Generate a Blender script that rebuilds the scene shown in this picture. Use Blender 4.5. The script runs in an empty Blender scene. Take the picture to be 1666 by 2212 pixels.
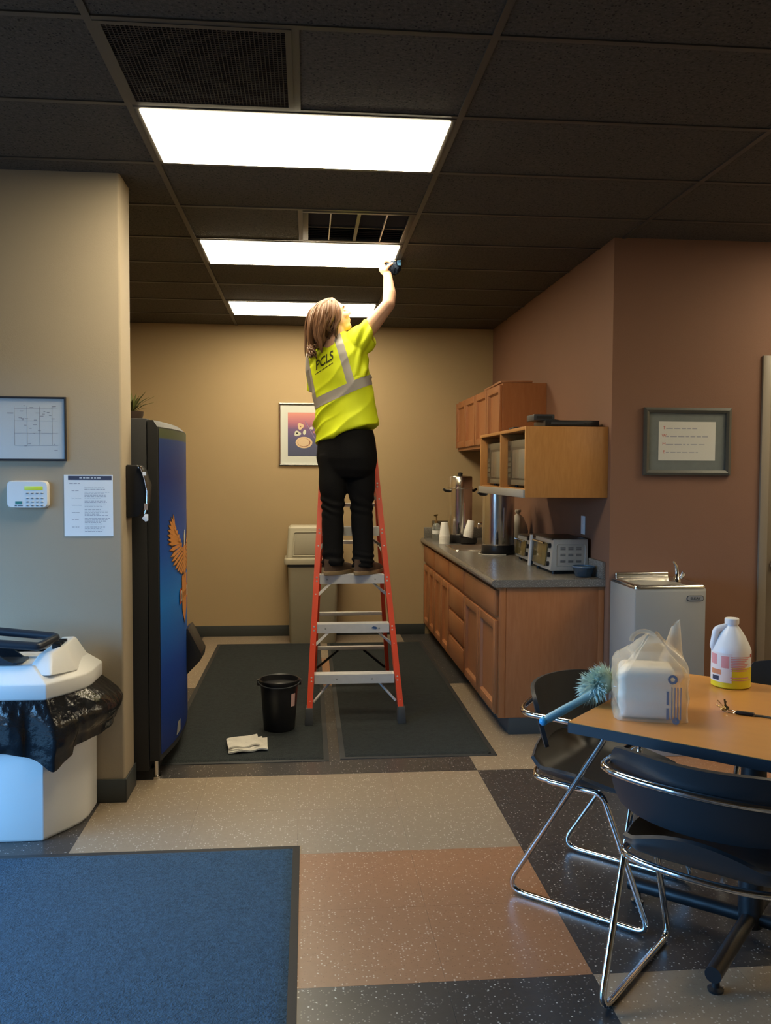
import bpy, bmesh, math, random
import numpy as np
from mathutils import Vector, Matrix, Euler, noise
from mathutils.bvhtree import BVHTree

SC = bpy.context.scene
COL = SC.collection
R = math.radians
random.seed(7)

# ------------------------------------------------------------------ camera
CAM_H = 1.54
F_PX = 1881.0
YAW, PITCH, ROLL = R(5.144), R(-2.682), R(0.246)
_f = Vector((math.sin(YAW)*math.cos(PITCH), math.cos(YAW)*math.cos(PITCH), math.sin(PITCH)))
_r = Vector((math.cos(YAW), -math.sin(YAW), 0)); _u = _r.cross(_f)
_r2 = math.cos(ROLL)*_r + math.sin(ROLL)*_u
_u2 = -math.sin(ROLL)*_r + math.cos(ROLL)*_u
cd = bpy.data.cameras.new('camera'); cam = bpy.data.objects.new('camera', cd); COL.objects.link(cam)
cd.sensor_fit = 'HORIZONTAL'; cd.sensor_width = 36.0; cd.lens = 36.0*F_PX/1666.0
cd.clip_start = 0.05
m = Matrix((_r2, _u2, -_f)).transposed().to_4x4(); m.translation = (0, 0, CAM_H)
cam.matrix_world = m
SC.camera = cam

# ------------------------------------------------------------------ world, daylight, exposure
w = bpy.data.worlds.new('sky'); SC.world = w; w.use_nodes = True
bg = w.node_tree.nodes['Background']
_n = w.node_tree.nodes; _l = w.node_tree.links
_tc = _n.new('ShaderNodeTexCoord'); _sx = _n.new('ShaderNodeSeparateXYZ'); _rp = _n.new('ShaderNodeValToRGB')
_mr = _n.new('ShaderNodeMapRange'); _mr.inputs[1].default_value = -1; _mr.inputs[2].default_value = 1
_l.new(_tc.outputs['Generated'], _sx.inputs[0]); _l.new(_sx.outputs[2], _mr.inputs[0]); _l.new(_mr.outputs[0], _rp.inputs[0]); _l.new(_rp.outputs[0], bg.inputs[0])
_e = _rp.color_ramp.elements
_e[0].position, _e[0].color = .49, (.06, .07, .08, 1)          # street and ground outside
_e[1].position, _e[1].color = .51, (.20, .52, 1.0, 1)          # clear blue sky
bg.inputs[1].default_value = 15.0
SC.view_settings.view_transform = 'Standard'
SC.view_settings.look = 'None'
SC.view_settings.gamma = 1.0
SC.view_settings.use_curve_mapping = False
SC.view_settings.exposure = 0.0
LENS_POWER = 20.0                      # emission of the fluorescent diffusers
# a portal in the shop window of the left wall guides the sky light through the opening
pd = bpy.data.lights.new('window_portal', 'AREA'); pd.shape = 'RECTANGLE'
po = bpy.data.objects.new('window_portal', pd); COL.objects.link(po)

# ------------------------------------------------------------------ materials
MATS = {}
def mat(name, col, rough=0.5, metal=0.0, spec=0.5, noise_s=0, noise_amt=0.0, bump=0.0, bump_s=60, speck=None,
        emit=None, emit_s=0, alpha=1.0, trans=0.0, wood=None, stretch=None, coat=0.0, sheen=0.0, ior=1.45, world=False):
    if name in MATS: return MATS[name]
    m = bpy.data.materials.new(name); m.use_nodes = True; MATS[name] = m
    nt = m.node_tree; n = nt.nodes; L = nt.links
    b = n['Principled BSDF']
    b.inputs['Base Color'].default_value = (*col, 1); b.inputs['Roughness'].default_value = rough
    b.inputs['Metallic'].default_value = metal; b.inputs['Specular IOR Level'].default_value = spec
    b.inputs['IOR'].default_value = ior
    b.inputs['Alpha'].default_value = alpha; b.inputs['Transmission Weight'].default_value = trans
    b.inputs['Coat Weight'].default_value = coat; b.inputs['Sheen Weight'].default_value = sheen
    if emit:
        b.inputs['Emission Color'].default_value = (*emit, 1); b.inputs['Emission Strength'].default_value = emit_s
    tc = n.new('ShaderNodeTexCoord'); mp = n.new('ShaderNodeMapping'); geo = n.new('ShaderNodeNewGeometry')
    L.new(geo.outputs['Position'] if world else tc.outputs['Object'], mp.inputs[0])
    if stretch: mp.inputs['Scale'].default_value = stretch
    cur = None
    if noise_amt:
        t = n.new('ShaderNodeTexNoise'); t.inputs['Scale'].default_value = noise_s or 8; t.inputs['Detail'].default_value = 5
        L.new(mp.outputs[0], t.inputs['Vector'])
        mx = n.new('ShaderNodeMix'); mx.data_type = 'RGBA'
        mx.inputs[6].default_value = (*[c*(1-noise_amt) for c in col], 1); mx.inputs[7].default_value = (*[min(1, c*(1+noise_amt)) for c in col], 1)
        L.new(t.outputs['Fac'], mx.inputs[0]); cur = mx.outputs[2]
    if wood:
        t = n.new('ShaderNodeTexNoise'); t.inputs['Scale'].default_value = wood[1]; t.inputs['Detail'].default_value = 8; t.inputs['Distortion'].default_value = .6
        L.new(mp.outputs[0], t.inputs['Vector'])
        rp = n.new('ShaderNodeValToRGB'); rp.color_ramp.elements[0].position = .35; rp.color_ramp.elements[1].position = .68
        rp.color_ramp.elements[0].color = (*wood[0], 1); rp.color_ramp.elements[1].color = (*col, 1)
        L.new(t.outputs['Fac'], rp.inputs[0]); cur = rp.outputs[0]
    if speck:                                   # list of (colour, scale, size, share)
        for sc_, scale, size, share in speck:
            v = n.new('ShaderNodeTexVoronoi'); v.inputs['Scale'].default_value = scale
            L.new(mp.outputs[0], v.inputs['Vector'])
            a = n.new('ShaderNodeMath'); a.operation = 'LESS_THAN'; a.inputs[1].default_value = size; L.new(v.outputs['Distance'], a.inputs[0])
            sp = n.new('ShaderNodeSeparateColor'); L.new(v.outputs['Color'], sp.inputs[0])
            c = n.new('ShaderNodeMath'); c.operation = 'LESS_THAN'; c.inputs[1].default_value = share; L.new(sp.outputs[0], c.inputs[0])
            d = n.new('ShaderNodeMath'); d.operation = 'MULTIPLY'; L.new(a.outputs[0], d.inputs[0]); L.new(c.outputs[0], d.inputs[1])
            mx = n.new('ShaderNodeMix'); mx.data_type = 'RGBA'
            if cur is None: mx.inputs[6].default_value = (*col, 1)
            else: L.new(cur, mx.inputs[6])
            mx.inputs[7].default_value = (*sc_, 1); L.new(d.outputs[0], mx.inputs[0]); cur = mx.outputs[2]
    if cur is not None: L.new(cur, b.inputs['Base Color'])
    if bump:
        t = n.new('ShaderNodeTexNoise'); t.inputs['Scale'].default_value = bump_s; t.inputs['Detail'].default_value = 4
        L.new(mp.outputs[0], t.inputs['Vector'])
        bp = n.new('ShaderNodeBump'); bp.inputs['Strength'].default_value = bump; bp.inputs['Distance'].default_value = .01
        L.new(t.outputs['Fac'], bp.inputs['Height']); L.new(bp.outputs[0], b.inputs['Normal'])
    return m

def ramp_mat(name, stops, axis=2, rough=.4, coat=0.0, lo=0.0, hi=1.0):
    """printed sheet whose ink runs through a few colours along one object axis"""
    m = bpy.data.materials.new(name); m.use_nodes = True; nt = m.node_tree; n = nt.nodes; L = nt.links
    b = n['Principled BSDF']; b.inputs['Specular IOR Level'].default_value = .25; b.inputs['Roughness'].default_value = rough; b.inputs['Coat Weight'].default_value = coat
    tc = n.new('ShaderNodeTexCoord'); sx = n.new('ShaderNodeSeparateXYZ'); L.new(tc.outputs['Object'], sx.inputs[0])
    mr = n.new('ShaderNodeMapRange'); mr.inputs[1].default_value = lo; mr.inputs[2].default_value = hi; L.new(sx.outputs[axis], mr.inputs[0])
    rp = n.new('ShaderNodeValToRGB'); L.new(mr.outputs[0], rp.inputs[0])
    el = rp.color_ramp.elements
    el[0].position, el[0].color = stops[0][0], (*stops[0][1], 1); el[1].position, el[1].color = stops[-1][0], (*stops[-1][1], 1)
    for p, c in stops[1:-1]:
        e = el.new(p); e.color = (*c, 1)
    L.new(rp.outputs[0], b.inputs['Base Color'])
    return m

TAN = mat('tan_wall_paint', (.40, .29, .155), .75, bump=.06, bump_s=220, noise_s=3, noise_amt=.03)
TAUPE_W = mat('taupe_partition_paint', (.37, .305, .215), .75, bump=.06, bump_s=220, noise_s=3, noise_amt=.03)
BROWN = mat('brown_wall_paint', (.185, .092, .055), .75, bump=.06, bump_s=220, noise_s=3, noise_amt=.04)
CEIL = mat('charcoal_ceiling_tile', (.062, .055, .046), .9, bump=.6, bump_s=110, noise_s=70, noise_amt=.7,
           speck=[((.016, .014, .012), 90, .34, .30)], world=True)
TBAR = mat('charcoal_grid_bar', (.055, .049, .042), .5)
BASE = mat('charcoal_vinyl_base', (.040, .046, .046), .5)
FT_TAN = mat('beige_speckled_tile', (.255, .198, .138), .33, noise_s=40, noise_amt=.12, speck=[((.50, .44, .37), 95, .30, .35), ((.22, .165, .12), 120, .3, .3)], world=True)
FT_DARK = mat('charcoal_speckled_tile', (.040, .037, .036), .30, noise_s=40, noise_amt=.15, speck=[((.42, .42, .40), 75, .22, .32), ((.14, .13, .125), 110, .3, .3)], world=True)
FT_OR = mat('rust_speckled_tile', (.28, .140, .072), .33, noise_s=40, noise_amt=.12, speck=[((.50, .38, .29), 95, .28, .33), ((.22, .10, .05), 120, .3, .3)], world=True)
GROUT = mat('floor_joint', (.05, .045, .04), .8)
MAT_DK = mat('dark_mat_pile', (.017, .023, .024), .95, bump=1.0, bump_s=200, noise_s=45, noise_amt=.6)
MAT_BL = mat('daylight_blue_mat_pile', (.029, .066, .108), .95, bump=1.0, bump_s=150, noise_s=75, noise_amt=.85)  # same kind as the dark mats; blue of the daylight put into the colour
RUBBER = mat('black_rubber', (.022, .024, .026), .6)
WOOD = mat('honey_maple_wood', (.315, .124, .048), .38, wood=((.28, .105, .038), 9), stretch=(6, 6, .8), spec=.4)
WOOD_L = mat('light_oak_wood', (.43, .200, .055), .42, wood=((.385, .170, .045), 14), stretch=(6, 6, .8), spec=.4)
WOOD_D = mat('maple_wood_edge', (.28, .115, .05), .4)
COUNTER = mat('grey_speckled_laminate', (.135, .122, .105), .26, speck=[((.30, .28, .25), 260, .4, .3), ((.08, .075, .07), 300, .4, .3)])
STEEL = mat('brushed_steel', (.70, .68, .65), .20, metal=1, bump=.03, bump_s=300)
CHROME = mat('chrome', (.78, .78, .78), .10, metal=1)
ALU = mat('aluminium', (.62, .61, .59), .5, metal=.35, noise_s=30, noise_amt=.1)
GREY_MET = mat('grey_enamel_metal', (.35, .35, .33), .38, metal=.35, bump=.02, bump_s=300)
RED = mat('red_orange_fibreglass', (.62, .060, .022), .42)
BLACK = mat('black_plastic', (.012, .012, .013), .38)
BLACK_M = mat('black_matte', (.014, .014, .014), .7)
DKGREY = mat('dark_grey_plastic', (.035, .040, .046), .45, bump=.05, bump_s=500)
WHITE = mat('white_plastic', (.72, .72, .70), .38, noise_s=6, noise_amt=.04)
PAPER = mat('white_paper', (.78, .78, .76), .7)
FOAM = mat('white_foam', (.80, .79, .76), .6)
BEIGE = mat('beige_plastic', (.30, .265, .19), .5, noise_s=6, noise_amt=.08)
BEIGE_L = mat('light_beige_plastic', (.42, .385, .28), .45)
INK = mat('grey_ink', (.30, .30, .32), .8)
INK_D = mat('dark_ink', (.045, .05, .09), .7)
INK_R = mat('red_ink', (.45, .08, .06), .8)

# ------------------------------------------------------------------ mesh helpers
def V(*a): return Vector(a)

class MB:
    def __init__(s): s.v = []; s.f = []
    def add(s, vs, fs):
        o = len(s.v); s.v += [Vector(x) for x in vs]; s.f += [[i+o for i in f] for f in fs]; return s
    def box(s, x0, x1, y0, y1, z0, z1, M=None):
        vs = [V(x, y, z) for z in (z0, z1) for y in (y0, y1) for x in (x0, x1)]
        if M: vs = [M @ q for q in vs]
        return s.add(vs, [[0, 2, 3, 1], [4, 5, 7, 6], [0, 1, 5, 4], [2, 6, 7, 3], [0, 4, 6, 2], [1, 3, 7, 5]])
    def prism(s, pts, d):
        """polygon of 3-D points pushed along vector d"""
        n = len(pts); d = Vector(d); p = [Vector(q) for q in pts]
        return s.add(p + [q+d for q in p], [list(range(n))[::-1], list(range(n, 2*n))] + [[i, (i+1) % n, n+(i+1) % n, n+i] for i in range(n)])
    def loft(s, rings, cap=True, closed=True):
        n = len(rings[0]); vs = [q for r in rings for q in r]; fs = []
        for k in range(len(rings)-1):
            for i in range(n if closed else n-1):
                j = (i+1) % n
                fs.append([k*n+i, k*n+j, (k+1)*n+j, (k+1)*n+i])
        if cap: fs += [list(range(n))[::-1], [(len(rings)-1)*n+i for i in range(n)]]
        return s.add(vs, fs)
    def tube(s, pts, r, n=8, cap=True, sx=1.0):
        pts = [Vector(p) for p in pts]; rs = r if isinstance(r, (list, tuple)) else [r]*len(pts)
        up = None; rings = []
        for i, p in enumerate(pts):
            t = (pts[min(i+1, len(pts)-1)] - pts[max(i-1, 0)]).normalized()
            if up is None:
                up = t.orthogonal().normalized()
            else:
                up = (up - t*up.dot(t)).normalized()
            sd = t.cross(up)
            rings.append([p + rs[i]*(math.cos(2*math.pi*k/n)*up*sx + math.sin(2*math.pi*k/n)*sd) for k in range(n)])
        return s.loft(rings, cap)
    def lathe(s, prof, n=24, c=(0, 0, 0), M=None):
        c = Vector(c); rings = []
        for r, z in prof:
            rr = [V(math.cos(2*math.pi*k/n)*max(r, 1e-4), math.sin(2*math.pi*k/n)*max(r, 1e-4), z) for k in range(n)]
            rings.append([(M @ q if M else q) + c for q in rr])
        return s.loft(rings, True)
    def ell(s, c, r, M=None, nu=16, nv=10):
        c = Vector(c); r = Vector(r) if not isinstance(r, (int, float)) else V(r, r, r)
        rings = []
        for j in range(nv+1):
            a = math.pi*(j/nv) ; z = -math.cos(a); q = max(math.sin(a), 1e-3)
            ring = [V(q*math.cos(2*math.pi*k/nu)*r.x, q*math.sin(2*math.pi*k/nu)*r.y, z*r.z) for k in range(nu)]
            rings.append([(M @ p if M else p) + c for p in ring])
        return s.loft(rings, True)
    def capsule(s, a, b, ra, rb=None, n=14):
        rb = ra if rb is None else rb
        a = Vector(a); b = Vector(b); t = (b-a).normalized() if (b-a).length > 1e-6 else V(0, 0, 1)
        pts = []; rs = []
        for k in range(6):
            q = math.pi/2*(k/5); pts.append(a - t*ra*math.cos(q)); rs.append(max(ra*math.sin(q), 1e-3))
        for k in range(6):
            q = math.pi/2*(k/5); pts.append(b + t*rb*math.sin(q)); rs.append(max(rb*math.cos(q), 1e-3))
        return s.tube(pts, rs, n)
    def xf(s, M): s.v = [M @ q for q in s.v]; return s
    def build(s, name, material=None, parent=None, smooth=40, bevel=0, seg=2, solid=0, normals=True):
        me = bpy.data.meshes.new(name); me.from_pydata([tuple(q) for q in s.v], [], s.f)
        bm = bmesh.new(); bm.from_mesh(me)
        if normals: bmesh.ops.recalc_face_normals(bm, faces=bm.faces)
        if solid: bmesh.ops.solidify(bm, geom=bm.faces[:], thickness=solid)
        if bevel:
            ed = [e for e in bm.edges if len(e.link_faces) == 2 and e.calc_face_angle(0) > R(25)]
            bmesh.ops.bevel(bm, geom=ed, offset=bevel, segments=seg, profile=.5, affect='EDGES', clamp_overlap=True)
        bm.to_mesh(me); bm.free()
        if smooth:
            me.shade_smooth(); me.set_sharp_from_angle(angle=R(smooth))
        o = bpy.data.objects.new(name, me); COL.objects.link(o)
        if material: me.materials.append(material)
        if parent is not None: o.parent = parent
        return o

def box(name, b, material, parent=None, bevel=0, M=None, seg=2):
    return MB().box(*b, M=M).build(name, material, parent, bevel=bevel, seg=seg)

def tag(o, label=None, cat=None, group=None, kind=None):
    if label: o['label'] = label
    if cat: o['category'] = cat
    if group: o['group'] = group
    if kind: o['kind'] = kind
    return o

def thing(name, label, cat, loc=(0, 0, 0), rz=0, group=None):
    o = bpy.data.objects.new(name, None); COL.objects.link(o)
    o.location = loc; o.rotation_euler = (0, 0, rz); o.empty_display_size = .05
    return tag(o, label, cat, group)

def struct(o): o['kind'] = 'structure'; return o

def copy_tree(o, parent=None):
    c = o.copy(); COL.objects.link(c)
    if parent is not None: c.parent = parent
    for ch in list(o.children): copy_tree(ch, c)
    return c

def fillet(pts, r, n=6):
    """polyline with each inner corner replaced by an arc"""
    pts = [Vector(p) for p in pts]; out = [pts[0]]
    rs = r if isinstance(r, (list, tuple)) else [r]*len(pts)
    for i in range(1, len(pts)-1):
        a = (pts[i-1]-pts[i]); b = (pts[i+1]-pts[i]); la, lb = a.length, b.length; a.normalize(); b.normalize()
        ang = a.angle(b); d = min(rs[i]/math.tan(ang/2), la*.49, lb*.49)
        p0 = pts[i]+a*d; p2 = pts[i]+b*d
        for k in range(n+1):
            t = k/n; out.append((1-t)**2*p0 + 2*t*(1-t)*pts[i] + t*t*p2)
    out.append(pts[-1]); return out

def text(s, size, material, M, parent, name='lettering', depth=.0006, align='CENTER', bold=0.0):
    cu = bpy.data.curves.new('t', 'FONT'); cu.body = s; cu.size = size; cu.align_x = align; cu.align_y = 'CENTER'; cu.extrude = depth
    cu.resolution_u = 3; cu.offset = bold
    o = bpy.data.objects.new('t', cu); COL.objects.link(o)
    dg = bpy.context.evaluated_depsgraph_get(); me = bpy.data.meshes.new_from_object(o.evaluated_get(dg))
    bpy.data.objects.remove(o); bpy.data.curves.remove(cu)
    me.transform(M); me.materials.clear(); me.materials.append(material)
    q = bpy.data.objects.new(name, me); COL.objects.link(q)
    if parent is not None: q.parent = parent
    return q

def remeshed(mb, voxel, smooth_it=4):
    o = mb.build('tmp', None, smooth=0)
    a = o.modifiers.new('r', 'REMESH'); a.mode = 'VOXEL'; a.voxel_size = voxel
    if smooth_it:
        b = o.modifiers.new('s', 'SMOOTH'); b.iterations = smooth_it; b.factor = .5
    dg = bpy.context.evaluated_depsgraph_get(); me = bpy.data.meshes.new_from_object(o.evaluated_get(dg))
    bpy.data.objects.remove(o)
    return me

def obj_from(me, name, material, parent=None):
    me.name = name; me.shade_smooth(); me.materials.clear(); me.materials.append(material)
    o = bpy.data.objects.new(name, me); COL.objects.link(o)
    if parent is not None: o.parent = parent
    return o

# ================================================================== THE SETTING
H = 2.868                                     # ceiling height
XL, Y0 = -.646, 2.690                         # ceiling grid origin
FX, FY, T = .8751, 4.3672, .4578              # floor tile grid origin and size
XR = 1.74                                     # right wall of the kitchen corner
YB = 8.13                                     # back wall
YF = 4.88                                     # brown wall that faces the room
XA = -1.62                                    # left wall of the alcove
XBk, YBk = -.842, 4.07                        # end of the partition wall
X0, X1, Y1 = -2.75, 4.4, -2.6                 # rest of the room

# --- floor: a slab with tiles laid on it
floor = struct(box('floor', (X0-.1, X1+.1, Y1-.1, YB+.1, -.10, -.004), GROUT))
def tile_kind(i, j):
    if j >= 6: return FT_TAN if -4 <= i <= -1 else FT_DARK
    if 4 <= j <= 5:
        if i in (-2, -1): return FT_OR
        return FT_TAN if i < -2 else FT_DARK
    if 0 <= j <= 3:
        if i >= 2 and j == 0: return FT_OR
        if i >= 0: return FT_TAN
        return FT_DARK if i >= -4 else FT_TAN
    if -2 <= j <= -1:
        if i >= 2 and j == -1: return FT_OR
        return FT_TAN if -4 <= i <= -1 else FT_DARK
    if -4 <= j <= -3: return FT_OR if -4 <= i <= -1 else FT_DARK
    if j >= -6: return FT_DARK if i <= -1 else FT_TAN
    return FT_TAN if (i//2 + j//2) % 2 else FT_DARK
tile_me = {}
def tile_mesh(mt):
    if mt.name not in tile_me:
        g = .00025
        o = MB().box(g, T-g, g, T-g, -.004, 0).build('tile', mt, None, bevel=.0002, seg=1); tile_me[mt.name] = o.data; bpy.data.objects.remove(o)
    return tile_me[mt.name]
for j in range(-11, 9):
    for i in range(-8, 8):
        x, y = FX+i*T, FY+j*T
        if y > YB or x > X1 or x+T < X0 or y+T < Y1: continue
        if y > YF and (x > XR or x+T < XA): continue
        if j < -6 and (i < -6 or i > 4): continue
        o = bpy.data.objects.new('tile', tile_mesh(tile_kind(i, j))); COL.objects.link(o); o.location = (x, y, 0); o.parent = floor

# --- ceiling: slab above, a grid of bars, lay-in tiles
ceiling = struct(box('ceiling', (X0-.1, X1+.1, Y1-.1, YB+.1, H+.10, H+.16), TBAR))
LIGHT_ROWS = (1, 4, 7)
SIDE_LIGHTS = ((3, 2), (3, -2))                  # (column, row) of lit panels out of view; the second is added fill light
def ctile(x0, x1, y0, y1):
    g = .004; box('ceiling_tile', (x0+g, x1-g, y0+g, y1-g, H+.004, H+.018), CEIL, ceiling)
for k in range(-9, 9):
    y0, y1 = Y0+.61*k, min(Y0+.61*(k+1), YB-.01)
    for c in range(-2, 5):
        x0, x1 = XL+1.22*c, XL+1.22*(c+1)
        if y0 > YF:
            if x1 < XA or x0 > XR: continue
            x0, x1 = max(x0, XA), min(x1, XR)
        if c == 0 and k in LIGHT_ROWS or (c, k) in SIDE_LIGHTS: continue
        if c == 0 and k == 0: ctile(x0+.61, x1, y0, y1); continue
        if c == 0 and k == 3: ctile(x0, x0+.61, y0, y1); continue
        ctile(x0, x1, y0, y1)
bw = .012
for k in range(-9, 9):
    y = Y0+.61*k; xa, xb = (X0, X1) if y < YF else (XA, XR)
    box('grid_bar', (xa, xb, y-bw, y+bw, H-.001, H+.004), TBAR, ceiling)
for c in range(-2, 6):
    x = XL+1.22*c; yb = YB if XA < x < XR else YF
    if x > X1: continue
    box('grid_bar', (x-bw, x+bw, Y1, yb, H-.0016, H+.004), TBAR, ceiling)
for k in (0, 3):
    x = XL+.61; box('grid_bar', (x-bw, x+bw, Y0+.61*k+bw, Y0+.61*(k+1)-bw, H-.001, H+.004), TBAR, ceiling)

# --- walls
HW = H+.10                                    # walls run up past the hung ceiling
def wall(name, b, m): return struct(box(name, b, m))
wall('wall_back', (XA-.12, XR+.12, YB, YB+.12, 0, HW), TAN)
wall('wall_alcove_left', (XA-.12, XA, YBk+.22, YB+.0, 0, HW), TAN)
struct(MB().box(X0-.12, XBk, YBk, YBk+.22, 0, HW).build('wall_partition', TAUPE_W, bevel=.012, seg=3))
wall('wall_kitchen_right', (XR, XR+.12, YF+.12, YB, 0, HW), BROWN)
DOOR_X = 2.665
struct(MB().box(XR, DOOR_X, YF, YF+.12, 0, HW).box(DOOR_X, DOOR_X+1.0, YF, YF+.12, 2.19, HW).box(DOOR_X+1.0, X1+.12, YF, YF+.12, 0, HW).build('wall_brown', BROWN))
wall('wall_right', (X1, X1+.12, Y1, YF, 0, HW), TAN)
wall('wall_behind', (X0-.12, X1+.12, Y1-.12, Y1, 0, HW), TAN)
# shop-window wall on the left: low sill, header, posts; daylight comes in here
WIN_Y0, WIN_Y1, WIN_Z0, WIN_Z1 = .6, 3.65, .05, 2.10
struct(MB().box(X0-.12, X0, Y1, YBk, 0, WIN_Z0).box(X0-.12, X0, Y1, YBk, WIN_Z1, HW)
       .box(X0-.12, X0, Y1, WIN_Y0, WIN_Z0, WIN_Z1).box(X0-.12, X0, WIN_Y1, YBk, WIN_Z0, WIN_Z1).build('wall_left', TAN))
wf = struct(MB().box(X0-.10, X0-.02, WIN_Y0, WIN_Y1, WIN_Z0, WIN_Z0+.05).box(X0-.10, X0-.02, WIN_Y0, WIN_Y1, WIN_Z1-.05, WIN_Z1).build('window_1', DKGREY))
for k in range(4):
    y = WIN_Y0+(WIN_Y1-WIN_Y0)*k/3; box('mullion', (X0-.10, X0-.02, y-.025, y+.025, WIN_Z0+.05, WIN_Z1-.05), DKGREY, wf)
po.location = (X0-.06, (WIN_Y0+WIN_Y1)/2, (WIN_Z0+WIN_Z1)/2); po.rotation_euler = (0, R(-90), 0)
pd.size = WIN_Z1-WIN_Z0; pd.size_y = WIN_Y1-WIN_Y0; pd.cycles.is_portal = True
# baseboards
BH = .10
struct(MB().box(XA, 1.11, YB-.010, YB, 0, BH).build('baseboard_back', BASE, bevel=.003))
struct(MB().box(X0, XBk+.008, YBk-.008, YBk, 0, BH+.01).box(XBk, XBk+.008, YBk-.008, YBk+.228, 0, BH+.01).build('baseboard_partition', BASE, bevel=.004))
struct(MB().box(2.24, DOOR_X-.03, YF-.008, YF, 0, BH).build('baseboard_brown', BASE, bevel=.003))
struct(MB().box(XA, XA+.008, YBk+.22, YB, 0, BH).build('baseboard_alcove', BASE))
# door at the right edge of the brown wall
TAUPE = mat('taupe_enamel', (.20, .165, .12), .45)
dr = struct(MB().box(DOOR_X-.03, DOOR_X+.02, YF-.015, YF+.12, 0, 2.22).box(DOOR_X+.98, DOOR_X+1.03, YF-.015, YF+.12, 0, 2.22)
            .box(DOOR_X+.02, DOOR_X+.98, YF-.015, YF+.12, 2.17, 2.22).build('door_1', TAUPE, bevel=.004))
box('door_leaf', (DOOR_X+.022, DOOR_X+.978, YF+.03, YF+.075, .01, 2.165), TAUPE, dr, bevel=.003)
hd = MB().tube([(DOOR_X+.09, YF+.03, 1.0), (DOOR_X+.09, YF-.03, 1.0), (DOOR_X+.21, YF-.03, 1.0)], .011, 10); hd.lathe([(.03, 0), (.03, .01)], 16, (DOOR_X+.09, YF+.03, 1.0), Matrix.Rotation(R(90), 3, 'X'))
hd.build('door_handle', STEEL, dr)

# ================================================================== CEILING FIXTURES
LENS = mat('lit_diffuser', (.9, .9, .9), .4, emit=(1.0, .86, .60), emit_s=LENS_POWER)
lbl = {1: 'lit fluorescent ceiling panel beside the dark return-air grille', 4: 'lit fluorescent ceiling panel the person reaches up to wipe',
       7: 'lit fluorescent ceiling panel next to the tan back wall'}
lbl[(3, 2)] = 'lit fluorescent ceiling panel over the door end of the brown wall'
lbl[(3, -2)] = 'added fill-light ceiling panel, out of view, over the floor beyond the table'  # unseen panel, added only to brighten this side of the room
for k in LIGHT_ROWS+SIDE_LIGHTS:
    ck, kk = (0, k) if isinstance(k, int) else k
    x0, x1, y0, y1 = XL+1.22*ck+.012, XL+1.22*ck+1.208, Y0+.61*kk+.012, Y0+.61*(kk+1)-.012
    t = thing('ceiling_light', lbl[k], 'ceiling light', ((x0+x1)/2, (y0+y1)/2, H), group='fluorescent ceiling panels')
    a, b = (x1-x0)/2, (y1-y0)/2; e = .020
    fr = MB()
    for q in ((-a, a, -b, -b+e), (-a, a, b-e, b), (-a, -a+e, -b+e, b-e), (a-e, a, -b+e, b-e)): fr.box(*q, -.003, .02)
    fr.build('frame', TBAR, t, bevel=.001)
    MB().box(-a+e, a-e, -b+e, b-e, -.008, .004).build('lens', LENS, t)
    box('housing', (-a, a, -b, b, .02, .09), GREY_MET, t)
# return-air grille (egg crate)
x0, y0 = XL+.012, Y0+.012; s = .586
t = thing('return_air_grille', 'square dark perforated return-air grille in the ceiling', 'vent', (x0, y0, H))
fr = MB()
for q in ((0, s, 0, .02), (0, s, s-.02, s), (0, .02, .02, s-.02), (s-.02, s, .02, s-.02)): fr.box(*q, -.003, .012)
fr.build('frame', TBAR, t)
GR = mat('grille_brown_black', (.030, .022, .019), .6)
g = MB(); n = 40
for k in range(1, n):
    q = .02+(s-.04)*k/n; g.box(q-.0016, q+.0016, .02, s-.02, -.001, .010); g.box(.02, s-.02, q-.0016, q+.0016, -.001, .010)
tag(g.build('egg_crate', GR, t, smooth=0), kind='stuff')
box('backing', (0, s, 0, s, .03, .035), BLACK_M, t)
# supply diffuser
x0, y0 = XL+.61+.012, Y0+.61*3+.012
t = thing('supply_diffuser', 'dark louvred supply-air diffuser with eight openings in the ceiling', 'vent', (x0, y0, H))
fr = MB()
for q in ((0, s, 0, .03), (0, s, s-.03, s), (0, .03, .03, s-.03), (s-.03, s, .03, s-.03)): fr.box(*q, -.004, .012)
fr.build('frame', TBAR, t, bevel=.002)
for k in (1, 2, 3):
    q = s*k/4; h_ = .009 if k == 2 else .003; box('divider', (q-h_, q+h_, .03, s-.03, -.002, .012), ALU if k != 2 else TBAR, t)
box('divider', (.03, s-.03, s/2-.003, s/2+.003, -.0015, .013), TBAR, t)
for k in range(14):
    q = .045+(s-.09)*k/13
    MB().box(.03, s-.03, -.010, .010, -.0007, .0007, M=Matrix.Translation((0, q, .016)) @ Matrix.Rotation(R(38 if k > 6 else -38), 4, 'X')).build('louvre', GR, t)
box('backing', (.01, s-.01, .01, s-.01, .035, .04), BLACK_M, t)

# ================================================================== MATS ON THE FLOOR
def floor_mat(name, x0, x1, y0, y1, pile, label, rz=0):
    cx, cy = (x0+x1)/2, (y0+y1)/2; a, b = (x1-x0)/2, (y1-y0)/2
    t = thing(name, label, 'mat', (cx, cy, 0), rz)
    MB().box(-a, a, -b, b, 0, .003).build('border', RUBBER, t, bevel=.001)
    e = .028; nx = max(2, int((a-e)*2/.02)); ny = max(2, int((b-e)*2/.02))
    vs = []; fs = []
    for j in range(ny+1):
        for i in range(nx+1):
            x = -a+e+(2*a-2*e)*i/nx; y = -b+e+(2*b-2*e)*j/ny
            edge = i in (0, nx) or j in (0, ny)
            z = .003 if edge else .0085+.0012*noise.noise(V(x*30, y*30, 0))
            vs.append((x, y, z))
    for j in range(ny):
        for i in range(nx): k = j*(nx+1)+i; fs.append([k, k+1, k+nx+2, k+nx+1])
    MB().add(vs, fs).build('pile', pile, t, smooth=60)
    return t
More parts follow.
